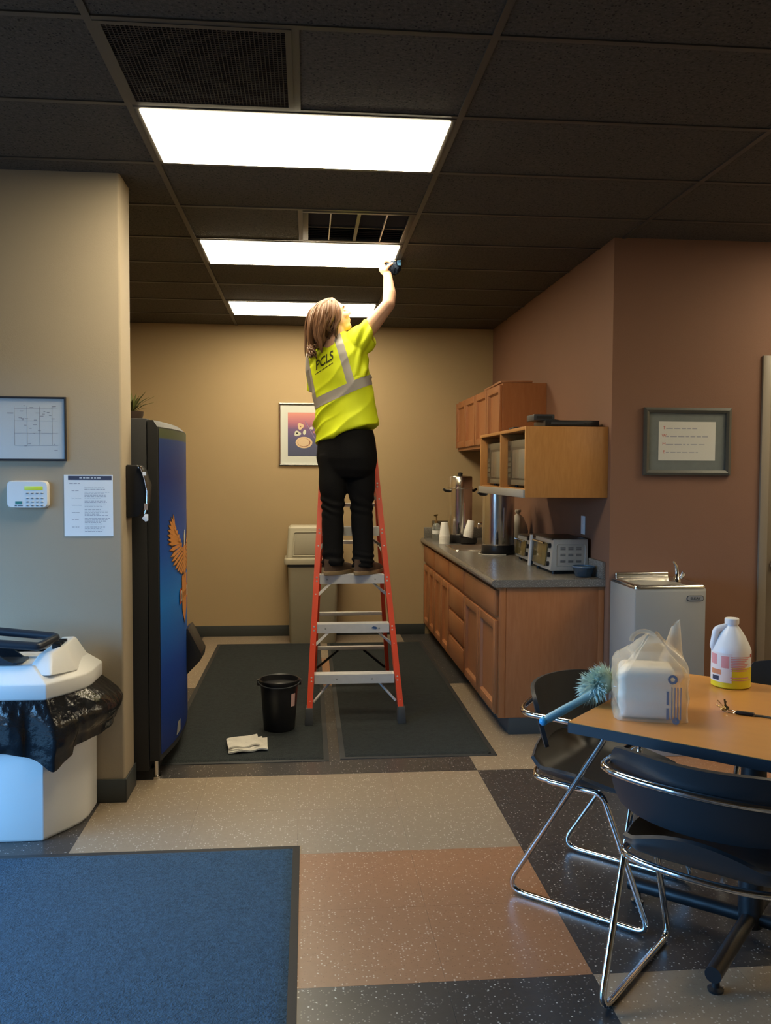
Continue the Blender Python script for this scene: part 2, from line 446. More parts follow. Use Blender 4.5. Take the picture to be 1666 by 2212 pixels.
floor_mat('floor_mat', -.79, .116, 4.565, 7.75, MAT_DK, 'dark floor mat under the black bucket and folded cloth', 0)
floor_mat('floor_mat', .176, 1.03, 4.59, 7.75, MAT_DK, 'dark floor mat running beside the base cabinets', 0)
floor_mat('floor_mat', -1.86, -.030, 1.60, 3.525, MAT_BL, 'large slate entrance mat coloured with blue daylight, in front of the white trash can', 0)

# ================================================================== KITCHEN CORNER
CF = 1.115                                    # face of the base cabinets (looks to -X)
def panel_front(name, parent, y0, y1, z0, z1, xf, rail=.052, mtl=WOOD, recess=True, th=.022):
    """cabinet door / drawer front in the plane x = xf, looking to -X, with a raised frame and a recessed field"""
    o = MB()
    g = .003; y0 += g; y1 -= g; z0 += g; z1 -= g
    if not recess:
        o.box(xf-th, xf, y0, y1, z0, z1)
        d = o.build(name, mtl, parent, bevel=.005, seg=2)
        MB().box(xf-th-.0012, xf-th+.002, y0+.016, y1-.016, z0+.016, z1-.016).build('field', mtl, d, bevel=.001)
        return d
    for q in ((y0, y0+rail, z0, z1), (y1-rail, y1, z0, z1), (y0+rail, y1-rail, z0, z0+rail), (y0+rail, y1-rail, z1-rail, z1)):
        o.box(xf-th, xf, *q)
    d = o.build(name, mtl, parent, bevel=.003, seg=2)
    f = MB(); e = .010; a, b, c, e2 = y0+rail, y1-rail, z0+rail, z1-rail
    xo, xi = xf-th*.80, xf-th*.15
    f.loft([[V(xo, a, c), V(xo, b, c), V(xo, b, e2), V(xo, a, e2)], [V(xi, a+e, c+e), V(xi, b-e, c+e), V(xi, b-e, e2-e), V(xi, a+e, e2-e)]], cap=False)
    f.add([V(xi, a+e, c+e), V(xi, b-e, c+e), V(xi, b-e, e2-e), V(xi, a+e, e2-e)], [[0, 1, 2, 3]])
    f.build('field', mtl, d, smooth=20)
    return d

def base_unit(label, y0, y1, kind, sinkwell=False):
    t = thing('base_cabinet', label, 'cabinet', (0, 0, 0))
    b = MB().box(CF, XR-.002, y0+.0005, y1-.0005, .10, .868 if not sinkwell else .740)
    if sinkwell: b.box(CF, CF+.02, y0+.0005, y1-.0005, .740, .868)
    b.build('body', WOOD, t, bevel=.001, seg=1)
    MB().box(CF+.07, CF+.085, y0, y1, 0, .10).build('toe_kick', BASE, t)
    if kind == 'doors':
        panel_front('drawer', t, y0+.012, y1-.012, .695, .85, CF, recess=False)
        ym = (y0+y1)/2
        panel_front('door', t, y0+.012, ym-.006, .115, .672, CF); panel_front('door', t, ym+.006, y1-.012, .115, .672, CF)
    else:
        panel_front('drawer', t, y0+.012, y1-.012, .695, .85, CF, recess=False)
        for a, b2 in ((.50, .672), (.305, .478), (.115, .283)): panel_front('drawer', t, y0+.012, y1-.012, a, b2, CF, recess=False)
    return t
cab_end = 4.965
ub = base_unit('maple base cabinet with one wide drawer over two doors at the counter end', cab_end, 5.99, 'doors')
MB().box(CF-.001, XR-.002, cab_end-.012, cab_end, .10, .868).build('end_panel', WOOD, ub, bevel=.001)
MB().box(CF-.001, CF+.035, cab_end-.016, cab_end-.012, .10, .868).build('end_stile', WOOD, ub, bevel=.001)
MB().box(XR-.035, XR-.002, cab_end-.016, cab_end-.012, .10, .868).build('end_stile', WOOD, ub, bevel=.001)
MB().box(CF+.06, XR-.002, cab_end-.010, cab_end+.006, 0, .118).box(CF+.06, CF+.07, cab_end+.006, 5.9, 0, .10).build('vinyl_base', BASE, ub, bevel=.003)
base_unit('maple base cabinet with a stack of four drawers', 5.99, 6.65, 'drawers')
base_unit('maple base cabinet with two doors below the sink', 6.65, 7.42, 'doors', True)
base_unit('maple base cabinet with two doors in the corner against the tan back wall', 7.42, YB-.012, 'doors')

# worktop with a sink cut-out, back and side upstands
SX0, SX1, SY0, SY1 = 1.18, 1.56, 6.80, 7.28
cx0, cx1, cy0, cy1, cz0, cz1 = 1.085, XR-.001, 4.935, YB-.002, .870, .914
ct = thing('countertop', 'grey speckled laminate countertop with a low upstand along the walls', 'countertop')
cm = MB()
cm.box(cx0, cx1, cy0, SY0, cz0, cz1); cm.box(cx0, cx1, SY1, cy1, cz0, cz1); cm.box(cx0, SX0, SY0, SY1, cz0, cz1); cm.box(SX1, cx1, SY0, SY1, cz0, cz1)
cm.build('slab', COUNTER, ct)
MB().tube([(cx0, cy0+.003, .892), (cx0, cy1, .892)], .0215, 16).build('rolled_edge', COUNTER, ct)
MB().box(XR-.020, XR-.001, cy0+.005, cy1, cz1, 1.015).build('upstand', COUNTER, ct, bevel=.003)
MB().box(cx0+.01, XR-.02, cy1-.020, cy1, cz1, 1.015).build('upstand', COUNTER, ct, bevel=.003)
sk = thing('sink', 'stainless steel drop-in sink between the two coffee urns', 'sink', ((SX0+SX1)/2, (SY0+SY1)/2, .914))
a, b = (SX1-SX0)/2, (SY1-SY0)/2
def rrect(a, b, r, z, n=5):
    o = []
    for sx, sy, st in ((1, 1, 0), (-1, 1, 90), (-1, -1, 180), (1, -1, 270)):
        for k in range(n+1):
            q = R(st+90*k/n); o.append(V(sx*(a-r)+r*math.cos(q), sy*(b-r)+r*math.sin(q), z))
    return o
MB().loft([rrect(a+.018, b+.018, .03, .0005), rrect(a+.016, b+.016, .03, .007), rrect(a-.002, b-.002, .03, .006), rrect(a-.012, b-.012, .04, -.03), rrect(a-.03, b-.03, .05, -.15), rrect(.03, .03, .02, -.155)], cap=False).build('basin', STEEL, sk)
MB().lathe([(.035, -.154), (.033, -.150), (.02, -.152)], 20).build('drain', CHROME, sk)
fc = MB().tube(fillet([(a-.03, 0, .006), (a-.03, 0, .20), (a-.16, 0, .20), (a-.16, 0, .16)], .05), .010, 10); fc.lathe([(.03, .004), (.025, .03), (.012, .04)], 18, (a-.03, 0, 0)); fc.build('faucet', CHROME, sk)

# upper cabinets
UF, UZ0, UZ1 = 1.415, 1.73, 2.185
def upper(label, y0, y1):
    t = thing('wall_cabinet', label, 'cabinet')
    MB().box(UF, XR-.001, y0+.0005, y1-.0005, UZ0, UZ1).build('body', WOOD, t, bevel=.001, seg=1)
    ym = (y0+y1)/2
    panel_front('door', t, y0+.012, ym-.004, UZ0+.025, UZ1-.012, UF, rail=.05); panel_front('door', t, ym+.004, y1-.012, UZ0+.025, UZ1-.012, UF, rail=.05)
    return t
upper('maple wall cabinet with two doors above the larger front coffee urn', 6.25, 7.20)
upper('maple wall cabinet with two doors against the tan back wall', 7.20, YB-.004)
bd = MB().prism([V(1.50, 6.22, 0), V(1.735, 6.20, 0), V(1.735, 6.95, 0), V(1.52, 6.90, 0)], (0, 0, .018)).xf(Matrix.Translation((-.10, .05, UZ1+.001)))
tag(bd.build('wooden_board', WOOD_D, bevel=.006), 'flat brown board lying on top of the wall cabinets', 'board')

# open shelf box for the microwaves
MX0, MY0, MY1, MZ0, MZ1 = 1.25, 4.925, 6.24, 1.392, 1.802; tk = .020
sb = thing('microwave_shelf', 'light oak wall box with two open bays holding the microwaves', 'shelf')
MB().box(MX0, XR-.001, MY0, MY0+tk, MZ0, MZ1).build('end_panel', WOOD_L, sb, bevel=.0015)
MB().box(MX0, XR-.001, MY1-tk, MY1, MZ0, MZ1).build('end_panel', WOOD_L, sb, bevel=.0015)
MB().box(MX0, XR-.001, MY0+tk, MY1-tk, MZ1-tk, MZ1).build('top_panel', WOOD_L, sb, bevel=.0015)
MB().box(MX0+.01, XR-.001, MY0+tk, MY1-tk, MZ0+.03, MZ0+.05).build('bottom_panel', WOOD_L, sb)
ymid = (MY0+MY1)/2
MB().box(MX0, XR-.02, ymid-.011, ymid+.011, MZ0+.05, MZ1-tk).build('divider', WOOD_L, sb, bevel=.0015)
MB().box(XR-.012, XR-.001, MY0+tk, MY1-tk, MZ0, MZ1-tk).build('back_panel', WOOD_L, sb)
MB().box(MX0-.012, MX0+.006, MY0+.004, MY1, MZ0-.002, MZ0+.045).build('front_rail', GREY_MET, sb, bevel=.003)
MW = mat('microwave_grey', (.115, .102, .068), .40)
MWG = mat('microwave_glass', (.15, .14, .105), .22)
MWD = mat('microwave_dark', (.040, .036, .026), .35)
def microwave(label, y0, y1):
    x0, x1, z0, z1 = MX0+.045, XR-.03, MZ0+.052, MZ0+.345
    t = thing('microwave', label, 'microwave', (0, 0, 0), group='microwaves in the oak wall box')
    MB().box(x0+.02, x1, y0, y1, z0+.012, z1).build('case', MW, t, bevel=.006)
    dy1 = y1-.10
    MB().box(x0, x0+.02, y0, dy1, z0+.012, z1).build('door', MWD, t, bevel=.004)
    MB().box(x0-.002, x0+.001, y0+.045, dy1-.04, z0+.055, z1-.06).build('window', MWG, t, bevel=.001)
    MB().box(x0-.001, x0+.02, y0+.002, dy1-.002, z1-.045, z1-.002).build('top_band', MW, t, bevel=.002)
    MB().box(x0-.001, x0+.02, y0+.002, dy1-.002, z0+.014, z0+.045).build('bottom_band', MW, t, bevel=.002)
    cp = MB().box(x0, x0+.02, dy1+.002, y1, z0+.012, z1).build('control_panel', MWD, t, bevel=.003)
    for i in range(4):
        for j in range(3):
            MB().box(x0-.0015, x0+.001, dy1+.018+j*.025, dy1+.036+j*.025, z0+.06+i*.035, z0+.083+i*.035).build('button', MW, cp)
    MB().box(x0-.001, x0+.001, dy1+.018, dy1+.086, z1-.06, z1-.03).build('display', BLACK, cp)
    for fx in (x0+.05, x1-.05):
        for fy in (y0+.05, y1-.05): MB().lathe([(.013, z0-.001), (.013, z0+.014)], 12, (fx, fy, 0)).build('foot', BLACK, t)
microwave('grey microwave in the oak box bay at the open end of the counter', MY0+tk+.035, ymid-.02)
microwave('grey microwave in the oak box bay nearer the back wall', ymid+.055, MY1-tk-.02)

# things on top of the oak box
zt = MZ1+.0005
t = thing('disc_player', 'flat black disc player lying on top of the oak microwave box', 'electronics', (1.52, 5.02, zt))
MB().box(-.135, .19, -.02, .24, .006, .040).build('case', BLACK, t, bevel=.003)
MB().box(-.10, .10, -.0215, -.019, .016, .030).build('tray_door', DKGREY, t)
for fx in (-.11, .16):
    for fy in (.01, .21): MB().lathe([(.012, 0), (.012, .007)], 12, (fx, fy, 0)).build('foot', BLACK, t)
t = thing('set_top_box', 'small dark grey box stacked at the corner of the disc player', 'electronics', (1.405, 5.14, zt+.041))
MB().box(-.075, .05, -.09, .08, 0, .036).build('case', DKGREY, t, bevel=.004)
MB().box(-.060, .035, -.0912, -.089, .010, .026).build('front_window', BLACK, t)
tag(MB().box(-.075, .05, -.06, .06, 0, .012).xf(Matrix.Translation((1.335, 5.33, zt))).build('remote_control', BLACK_M, bevel=.004), 'slim black remote control beside the stacked boxes on the oak box', 'remote')
tag(MB().tube([V(1.60+.10*math.cos(q/14*6.0), 5.33+.07*math.sin(q/14*6.0), zt+.005+.06*math.sin(q/14*math.pi)) for q in range(15)], .003, 6).build('loose_cable', BLACK, None), 'thin black cable looped on top of the oak microwave box', 'cable')

# coffee urns
def urn(name, label, x, y, r, h, lid):
    t = thing(name, label, 'coffee urn', (x, y, .9145))
    MB().lathe([(r*.98, 0), (r*1.04, .008), (r*1.02, .06), (r*.99, .072)], 36).build('base', BLACK, t, smooth=50)
    MB().lathe([(r*.985, .072), (r, .08), (r, h), (r*1.03, h+.004), (r*1.03, h+.014), (r*.98, h+.016)], 40).build('tank', STEEL, t, smooth=35)
    if lid:
        ld = MB().lathe([(r*.99, h+.016), (r*.99, h+.10), (r*.95, h+.108), (.03, h+.118)], 40).build('lid', STEEL, t, smooth=35)
        MB().lathe([(.012, h+.116), (.022, h+.124), (.022, h+.136), (.012, h+.142)], 16).build('lid_knob', BLACK, ld)
    else:
        ld = MB().lathe([(r*.98, h+.016), (r*.8, h+.026), (.03, h+.034)], 40).build('lid', STEEL, t, smooth=35)
        MB().lathe([(.012, h+.032), (.022, h+.040), (.022, h+.05), (.012, h+.056)], 16).build('lid_knob', BLACK, ld)
    for s_ in (-1, 1):
        a = R(200) if s_ < 0 else R(20)
        d = V(math.cos(a), math.sin(a), 0)
        MB().tube(fillet([d*(r*.98)+V(0, 0, h-.02), d*(r+.035)+V(0, 0, h-.018), d*(r+.06)+V(0, 0, h-.004)], .02), [.013]*8+[.011], 10).build('handle', BLACK, t)
    a = R(255); d = V(math.cos(a), math.sin(a), 0)
    sp = MB().tube([d*(r*.97)+V(0, 0, .12), d*(r+.045)+V(0, 0, .12), d*(r+.050)+V(0, 0, .085)], .010, 10); sp.tube([d*(r+.035)+V(0, 0, .12), d*(r+.035)+V(0, 0, .175)], .006, 8)
    sp.build('spigot', BLACK, t)
    gz = MB().tube([d*(r+.012)+V(.05, 0, .13), d*(r+.012)+V(.05, 0, h*.75)], .006, 8).build('sight_glass', CHROME, t)
    return t
u1 = urn('coffee_urn', 'wide stainless coffee urn on a black base beside the toaster oven', 1.450, 6.52, .122, .475, False)
u2 = urn('coffee_urn', 'tall slim stainless coffee urn with lid, standing beyond the sink', 1.345, 7.60, .108, .475, True)
tag(MB().tube(fillet([(1.33, 6.60, .925), (1.295, 6.50, .9185), (1.32, 6.41, .918), (1.40, 6.375, .918), (1.48, 6.382, .918)], .04), .004, 6).build('power_cord', mat('pale_cord', (.45, .42, .37), .5)), 'pale power cord curled round the base of the wide coffee urn', 'cord')

# foam cups: upside-down stacks
def cup_stack(label, x, y, z, n, M=None, r0=.040, r1=.029, h=.095, step=.013):
    t = thing('foam_cup_stack', label, 'cups', (x, y, z), group='stacks of foam cups')
    if M: t.rotation_euler = M
    for k in range(n):
        zz = k*step
        MB().lathe([(r0*1.06, zz), (r0*1.06, zz+.006), (r0, zz+.007), (r1, zz+h), (r1*.9, zz+h+.001)], 24).build('cup', FOAM, t, smooth=40)
    return t
cup_stack('upside-down stack of white foam cups standing on the counter by the sink', 1.188, 7.47, .9145, 6, r0=.046, r1=.030, h=.12)
# second stack stands tilted on a low drip tray in front of the slim urn
t = thing('drip_tray', 'low black drip tray in front of the slim coffee urn', 'tray', (1.385, 7.40, .9145))
MB().lathe([(.055, 0), (.075, .012), (.077, .055), (.072, .055), (.068, .045), (.01, .045)], 28).build('dish', BLACK, t, smooth=40)
cup_stack('upside-down stack of white foam cups leaning on the drip tray', 1.378, 7.40, .975, 5, M=(0, R(12), 0))
# glass soap pump and napkin box in the far corner
GLASS = mat('clear_glass', (.75, .78, .76), .05, trans=.85, alpha=1)
GOLD = mat('brass_pump', (.60, .47, .25), .25, metal=1)
t = thing('pump_bottle', 'clear pump bottle with a brass spout in the far counter corner', 'bottle', (1.185, 7.93, .9145))
MB().lathe([(.036, 0), (.038, .01), (.038, .12), (.03, .14), (.016, .15)], 24).build('bottle', GLASS, t, smooth=50)
MB().lathe([(.017, .15), (.017, .17), (.006, .172), (.006, .20)], 14).build('collar', GOLD, t)
MB().tube(fillet([(0, 0, .195), (0, 0, .215), (-.03, -.02, .222), (.012, .01, .225)], .01), .006, 8).build('spout', GOLD, t)
MB().lathe([(.0385, .05), (.0385, .085)], 24).build('label_band', PAPER, t)
t = thing('napkin_dispenser', 'dark metal napkin dispenser behind the clear pump bottle', 'dispenser', (1.26, 8.035, .9145))
MB().box(-.095, .06, -.055, .06, 0, .165).build('case', mat('dark_chrome', (.10, .09, .07), .25, metal=.8), t, bevel=.006)
MB().box(-.07, .035, -.058, -.054, .03, .13).build('face_plate', STEEL, t, bevel=.001)
MB().box(-.05, .015, -.062, -.057, .06, .10).build('napkin', PAPER, t)

# tied white plastic bag behind the wide urn
pb = MB(); prof = [(.01, 0), (.062, .004), (.070, .04), (.076, .13), (.070, .175), (.046, .212), (.015, .234), (.012, .236), (.026, .252), (.020, .262), (.004, .258)]
rings = []
for r_, z_ in prof:
    rings.append([V(math.cos(a_)*r_*(1+.12*math.sin(5*a_+z_*30)+.05*math.sin(11*a_)), math.sin(a_)*r_*(1+.1*math.cos(4*a_)), z_) for a_ in [2*math.pi*k/32 for k in range(32)]])
pb.loft(rings)
pb.xf(Matrix.Translation((1.640, 6.675, .9145)) @ Matrix.Diagonal((.95, .95, 1.26, 1)))
tag(pb.build('plastic_bag', mat('milky_bag', (.55, .52, .45), .4), smooth=70), 'knotted milky plastic bag of supplies between the wide urn and the wall', 'bag')

# toaster ovens
OVG = mat('oven_glass_gold_reflection', (.16, .125, .05), .12, metal=.35)  # golden reflection put into the colour of the door glass
def oven(label, x0, x1, y0, y1, z1, vents):
    t = thing('toaster_oven', label, 'toaster oven', (0, 0, 0))
    z0 = .936
    MB().loft([[V(x0, y0, z0), V(x1, y0, z0), V(x1, y1, z0), V(x0, y1, z0)], [V(x0+.02, y0, z1), V(x1, y0, z1), V(x1, y1, z1), V(x0+.02, y1, z1)]]).build('case', GREY_MET, t, bevel=.005)
    sl = lambda z: x0+.02*(z-z0)/(z1-z0)
    dy0, dy1 = y0+.10, y1-.015
    MB().loft([[V(sl(z)-.010, dy0, z), V(sl(z)-.010, dy1, z), V(sl(z)-.001, dy1, z), V(sl(z)-.001, dy0, z)] for z in (z0+.02, z1-.03)]).build('door', OVG, t, bevel=.002)
    MB().tube([(sl(z1)-.03, dy0+.02, z1-.03), (sl(z1)-.03, dy1-.02, z1-.03)], .006, 8).build('door_handle', CHROME, t)
    for k in range(3):
        z = z0+.04+k*.055
        MB().lathe([(.016, 0), (.014, .018), (.003, .019)], 16, (sl(z), y0+.05, z), Matrix.Rotation(R(-90), 3, 'Y')).build('knob', BLACK, t)
    for fx in (x0+.03, x1-.03):
        for fy in (y0+.03, y1-.03): MB().lathe([(.012, .9145), (.012, z0+.002)], 12, (fx, fy, 0)).build('foot', BLACK, t)
    MB().box(x0+.012, x1-.002, y0+.01, y1-.01, z1-.004, z1+.004).build('top_plate', MWD, t, bevel=.002)
    # side plate with pressed rim and rows of vents
    cx_, w_ = (x0+x1)/2+.01, (x1-x0)*.38
    rim = fillet([V(cx_-w_, y0-.001, z0+.03), V(cx_+w_, y0-.001, z0+.03), V(cx_+w_, y0-.001, z1-.03), V(cx_-w_, y0-.001, z1-.03), V(cx_-w_, y0-.001, z0+.03)], .015)
    MB().tube(rim, .0028, 6).build('pressed_rim', GREY_MET, t)
    for i in range(3):
        for j in range(3):
            px, pz = cx_-w_*.55+j*w_*.55, z0+.058+i*(z1-z0-.115)/2
            for q in (-.006, 0, .006):
                MB().box(px-.016, px+.016, y0-.0012, y0+.001, pz+q-.0013, pz+q+.0013).build('vent_slot', BLACK_M, t)
    return t
oven('stainless toaster oven with rows of vents, behind the blue bowl', 1.478, 1.715, 5.185, 5.60, 1.128, True)
t = oven('second stainless toaster oven, behind the one by the blue bowl', 1.50, 1.715, 5.79, 6.17, 1.092, True)
tag(MB().prism([V(1.475, 5.70, .9146), V(1.49, 5.695, .9146), V(1.505, 5.70, 1.12), V(1.49, 5.705, 1.12)], (.008, .05, 0)).build('leaning_tray', ALU, bevel=.001), 'thin metal oven tray stood on edge between the two toaster ovens', 'tray')
# blue glass bowl
t = thing('glass_bowl', 'small blue-tinted glass bowl with a rim, near the counter end', 'bowl', (1.645, 5.055, .9145))
BG = mat('blue_glass', (.25, .38, .50), .05, trans=.92)
MB().lathe([(.042, 0), (.048, .004), (.062, .05), (.066, .06), (.062, .06), (.057, .05), (.044, .010), (.01, .008)], 32).build('bowl', BG, t, smooth=50)
MB().lathe([(.067, .058), (.069, .062), (.067, .066), (.062, .066), (.062, .060)], 32).build('lid_rim', mat('blue_plastic', (.05, .10, .17), .35), t, smooth=50)
# outlet on the brown side wall
t = thing('wall_outlet', 'pale wall outlet plate above the counter end', 'outlet', (XR, 5.36, 1.205))
MB().box(-.006, 0, -.036, .036, -.058, .058).build('plate', PAPER, t, bevel=.002)
for z in (-.02, .02): MB().box(-.0072, -.005, -.014, .014, z-.013, z+.013).build('socket', WHITE, t, bevel=.001)
t['label'] = 'pale wall outlet plate on the brown wall behind the toaster ovens'

# ================================================================== DRINKING FOUNTAIN
FXa, FXb, FYa, FYb, FZ = 1.748, 2.145, 4.50, YF-.001, .915
t = thing('drinking_fountain', 'grey steel drinking fountain standing against the brown wall', 'drinking fountain', (0, 0, 0))
MB().box(FXa, FXb, FYa, FYb, .0, FZ).build('cabinet', GREY_MET, t, bevel=.006)
MB().box(FXa+.004, FXb-.004, FYa-.002, FYa+.003, .10, FZ-.012).build('front_panel', GREY_MET, t, bevel=.001)
a, b = (FXb-FXa)/2, (FYb-FYa)/2; ctr = ((FXa+FXb)/2, (FYa+FYb)/2, FZ)
MB().loft([rrect(a, b, .02, -.002), rrect(a+.002, b, .02, .010), rrect(a-.006, b-.006, .02, .020), rrect(a-.03, b-.03, .05, .017), rrect(a-.05, b-.05, .06, -.006), rrect(a-.10, b-.10, .05, -.022), rrect(.03, .03, .02, -.026)], cap=False).xf(Matrix.Translation(ctr)).build('basin', STEEL, t, smooth=60)
MB().box(-a+.02, a-.06, b-.03, b-.001, .015, .05).xf(Matrix.Translation(ctr)).build('splash_back', STEEL, t, bevel=.008, seg=3)
bx = (FXb-.095, FYa+.16, FZ+.018)
bb = MB().lathe([(.024, 0), (.020, .02), (.014, .03), (.012, .055)], 18, bx); bb.tube([V(*bx)+V(0, 0, .05), V(*bx)+V(-.004, 0, .085), V(*bx)+V(-.022, 0, .115)], [.012, .010, .004], 10)
bb.build('bubbler', CHROME, t, smooth=50)
MB().tube([V(*bx)+V(.02, -.01, .02), V(*bx)+V(.03, -.02, .055)], [.009, .012], 10).build('push_knob', CHROME, t)
lg = thing
pl = MB(); pts = rrect(.048, .016, .015, 0)
pl.prism([V(FXb-.062+q.x, FYa-.006, FZ-.052+q.y) for q in pts], (0, .005, 0)); plo = pl.build('badge', mat('badge_dark', (.05, .05, .05), .3), t, bevel=.001)
pl = MB(); pts = rrect(.044, .012, .011, 0)
pl.prism([V(FXb-.062+q.x, FYa-.0068, FZ-.052+q.y) for q in pts], (0, .001, 0)); pl.build('badge_face', GREY_MET, plo)
text('ELKAY', .019, mat('badge_letters', (.03, .03, .03), .4), Matrix.Translation((FXb-.062, FYa-.0072, FZ-.052)) @ Matrix.Rotation(R(90), 4, 'X'), plo)

# ================================================================== FRAMED SIGN ON BROWN WALL
def dashes(parent, x0, x1, z, h, y, seed, material, frac=.75):
    """a line of small illegible print as word-length strokes in the plane y"""
    rd = random.Random(seed); mb = MB(); x = x0
    while x < x1:
        wd = rd.uniform(1.2, 4.5)*h
        if x+wd > x1: break
        mb.box(x, x+wd, y-.0004, y, z-h*.3, z+h*.3); x += wd+h*.8
    return mb
def frame_obj(name, label, cat, x0, x1, z0, z1, y, bar, depth, fm, back):
    t = thing(name, label, cat, ((x0+x1)/2, y, (z0+z1)/2)); a, b = (x1-x0)/2, (z1-z0)/2
    f = MB()
    o_ = [(-a, -b), (a, -b), (a, b), (-a, b)]; i_ = [(-a+bar, -b+bar), (a-bar, -b+bar), (a-bar, b-bar), (-a+bar, b-bar)]
    m_ = [((p[0]+q[0])/2, (p[1]+q[1])/2) for p, q in zip(o_, i_)]
    f.loft([[V(p[0], 0, p[1]) for p in o_], [V(p[0], -depth*.8, p[1]) for p in o_], [V(p[0], -depth, p[1]) for p in m_], [V(p[0], -depth*.7, p[1]) for p in i_], [V(p[0], -.004, p[1]) for p in i_]], cap=False)
    f.build('frame', fm, t, smooth=20)
    MB().box(-a+bar*.5, a-bar*.5, -.005, -.001, -b+bar*.5, b-bar*.5).build('mat_board', back, t)
    return t, a, b
GREYF = mat('pewter_frame', (.085, .085, .075), .35, metal=.3)
GREYB = mat('slate_mat_board', (.12, .135, .125), .6, noise_s=20, noise_amt=.15)
t, a, b = frame_obj('framed_sign', 'pewter-framed sign with four lines of print on the brown wall', 'sign', 1.928, 2.448, 1.523, 1.913, YF-.001, .030, .022, GREYF, GREYB)
pz0, pz1 = -.112, .112
pp = MB().box(-.170, .170, -.0065, -.005, pz0+.003, pz1+.003).build('print', mat('cream_paper', (.52, .51, .45), .7), t)
for k, ch in enumerate('TWME'):
    z = .075-.046*k
    text(ch, .026, INK_R, Matrix.Translation((-.138, -.0068, z+.003)) @ Matrix.Rotation(R(90), 4, 'X'), pp, 'initial', .0002)
    dashes(None, -.126, (.075, .135, .140, .080)[k], z, .010, -.0066, k, INK).build('print_line', INK, pp)

# ================================================================== PICTURE ON THE BACK WALL
SILV = mat('silver_frame', (.70, .70, .68), .22, metal=1)
MATW = mat('pale_mat_board', (.56, .58, .53), .7)
t, a, b = frame_obj('framed_picture', 'silver-framed food picture on the tan back wall', 'picture', -.262, .33, 1.588, 2.166, YB-.001, .016, .020, SILV, MATW)
art = ramp_mat('picture_print', [(0, (.075, .085, .14)), (.35, (.085, .09, .17)), (.62, (.16, .10, .20)), (.78, (.42, .15, .20)), (1, (.62, .27, .22))], 2, .5, lo=-.20, hi=.20)
ap = MB().box(-a+.083, a-.083, -.0065, -.005, -b+.088, b-.088).build('print', art, t)
def disc(name, x, z, rx, rz, m, y=-.0068, tilt=0, seed=None):
    pts = []
    for k in range(20):
        q = 2*math.pi*k/20; rr = 1 if seed is None else 1+.15*math.sin(3*q+seed)
        px, pz = rx*math.cos(q)*rr, rz*math.sin(q)*rr
        pts.append(V(x+px*math.cos(tilt)-pz*math.sin(tilt), y, z+px*math.sin(tilt)+pz*math.cos(tilt)))
    return MB().prism(pts, (0, .0004, 0)).build(name, m, ap)
CRM = mat('picture_cream', (.60, .44, .28), .6); CRD = mat('picture_brown', (.25, .10, .06), .6); PNK = mat('picture_pink', (.55, .22, .22), .6); PWH = mat('picture_white', (.55, .55, .45), .6); PLI = mat('picture_lilac', (.26, .19, .32), .6)
dx = -.296
disc('plate', dx+.232, -.075, .078, .053, CRM); disc('plate_ring', dx+.232, -.075, .060, .040, CRD, -.0071); disc('plate_well', dx+.229, -.073, .054, .037, CRM, -.0074)
disc('shell', dx+.200, .075, .027, .030, CRM, seed=1); disc('shell_eye', dx+.200, .072, .007, .007, CRD, -.0072)
disc('shell', dx+.172, .008, .030, .024, PWH, seed=2); disc('shell_eye', dx+.168, .010, .009, .008, BLACK_M, -.0072)
disc('shell', dx+.237, .020, .014, .024, PWH, tilt=-.2)
disc('shell', dx+.300, .058, .018, .012, PWH, seed=4); disc('shell', dx+.355, .062, .020, .014, CRM, tilt=-.4); disc('block', dx+.338, .022, .024, .011, PNK)
MB().tube([(dx+.244, -.0068, .12), (dx+.30, -.0068, .02), (dx+.36, -.0068, -.09), (dx+.39, -.0068, -.13)], .004, 6).build('stem', PLI, ap)
for q in range(4): MB().box(dx+.315+q*.018, dx+.318+q*.018, -.0068, -.006, .09, .15).build('tine', PLI, ap)

# ================================================================== BEIGE CAN AT THE BACK WALL
bx0, bx1, by0, by1 = -.172, .275, 7.72, 8.10
t = thing('beige_trash_can', 'beige plastic trash can with a swing-flap hood by the back wall', 'trash can', ((bx0+bx1)/2, (by0+by1)/2, 0))
a, b = (bx1-bx0)/2, (by1-by0)/2
MB().loft([rrect(a-.02, b-.02, .03, 0), rrect(a-.015, b-.015, .03, .02), rrect(a, b, .03, .70), rrect(a-.008, b-.008, .03, .70), rrect(a-.03, b-.03, .03, .3)]).build('body', BEIGE, t, smooth=40)
MB().loft([rrect(a-.002, b-.002, .03, .685), rrect(a+.006, b+.006, .03, .69), rrect(a+.004, b+.004, .03, .712), rrect(a-.01, b-.01, .03, .713)]).build('bag_rim', BLACK, t)
hm = MB().loft([rrect(a+.030, b+.012, .025, .712), rrect(a+.034, b+.014, .025, .735), rrect(a+.030, b+.012, .025, .758), rrect(a+.012, b-.004, .025, .765), rrect(a-.004, b-.05, .025, 1.03), rrect(a-.02, b-.065, .02, 1.045)])
hm.build('hood', BEIGE_L, t, smooth=35)
fl = MB(); zz = (.795, .985)
yy = lambda z: -(b-.004) - (-.046)*(z-.765)/.265
fl.prism([V(-a+.055, yy(.795)-.004, .795), V(a-.055, yy(.795)-.004, .795), V(a-.065, yy(.985)-.004, .985), V(-a+.065, yy(.985)-.004, .985)], (0, .012, 0)).build('swing_flap', BEIGE, t, bevel=.006, seg=3)
fr2 = fillet([V(-a+.045, yy(.785)-.003, .785), V(a-.045, yy(.785)-.003, .785), V(a-.055, yy(.995)-.003, .995), V(-a+.055, yy(.995)-.003, .995), V(-a+.045, yy(.785)-.003, .785)], .02)
MB().tube(fr2, .006, 8).build('flap_surround', BEIGE_L, t)

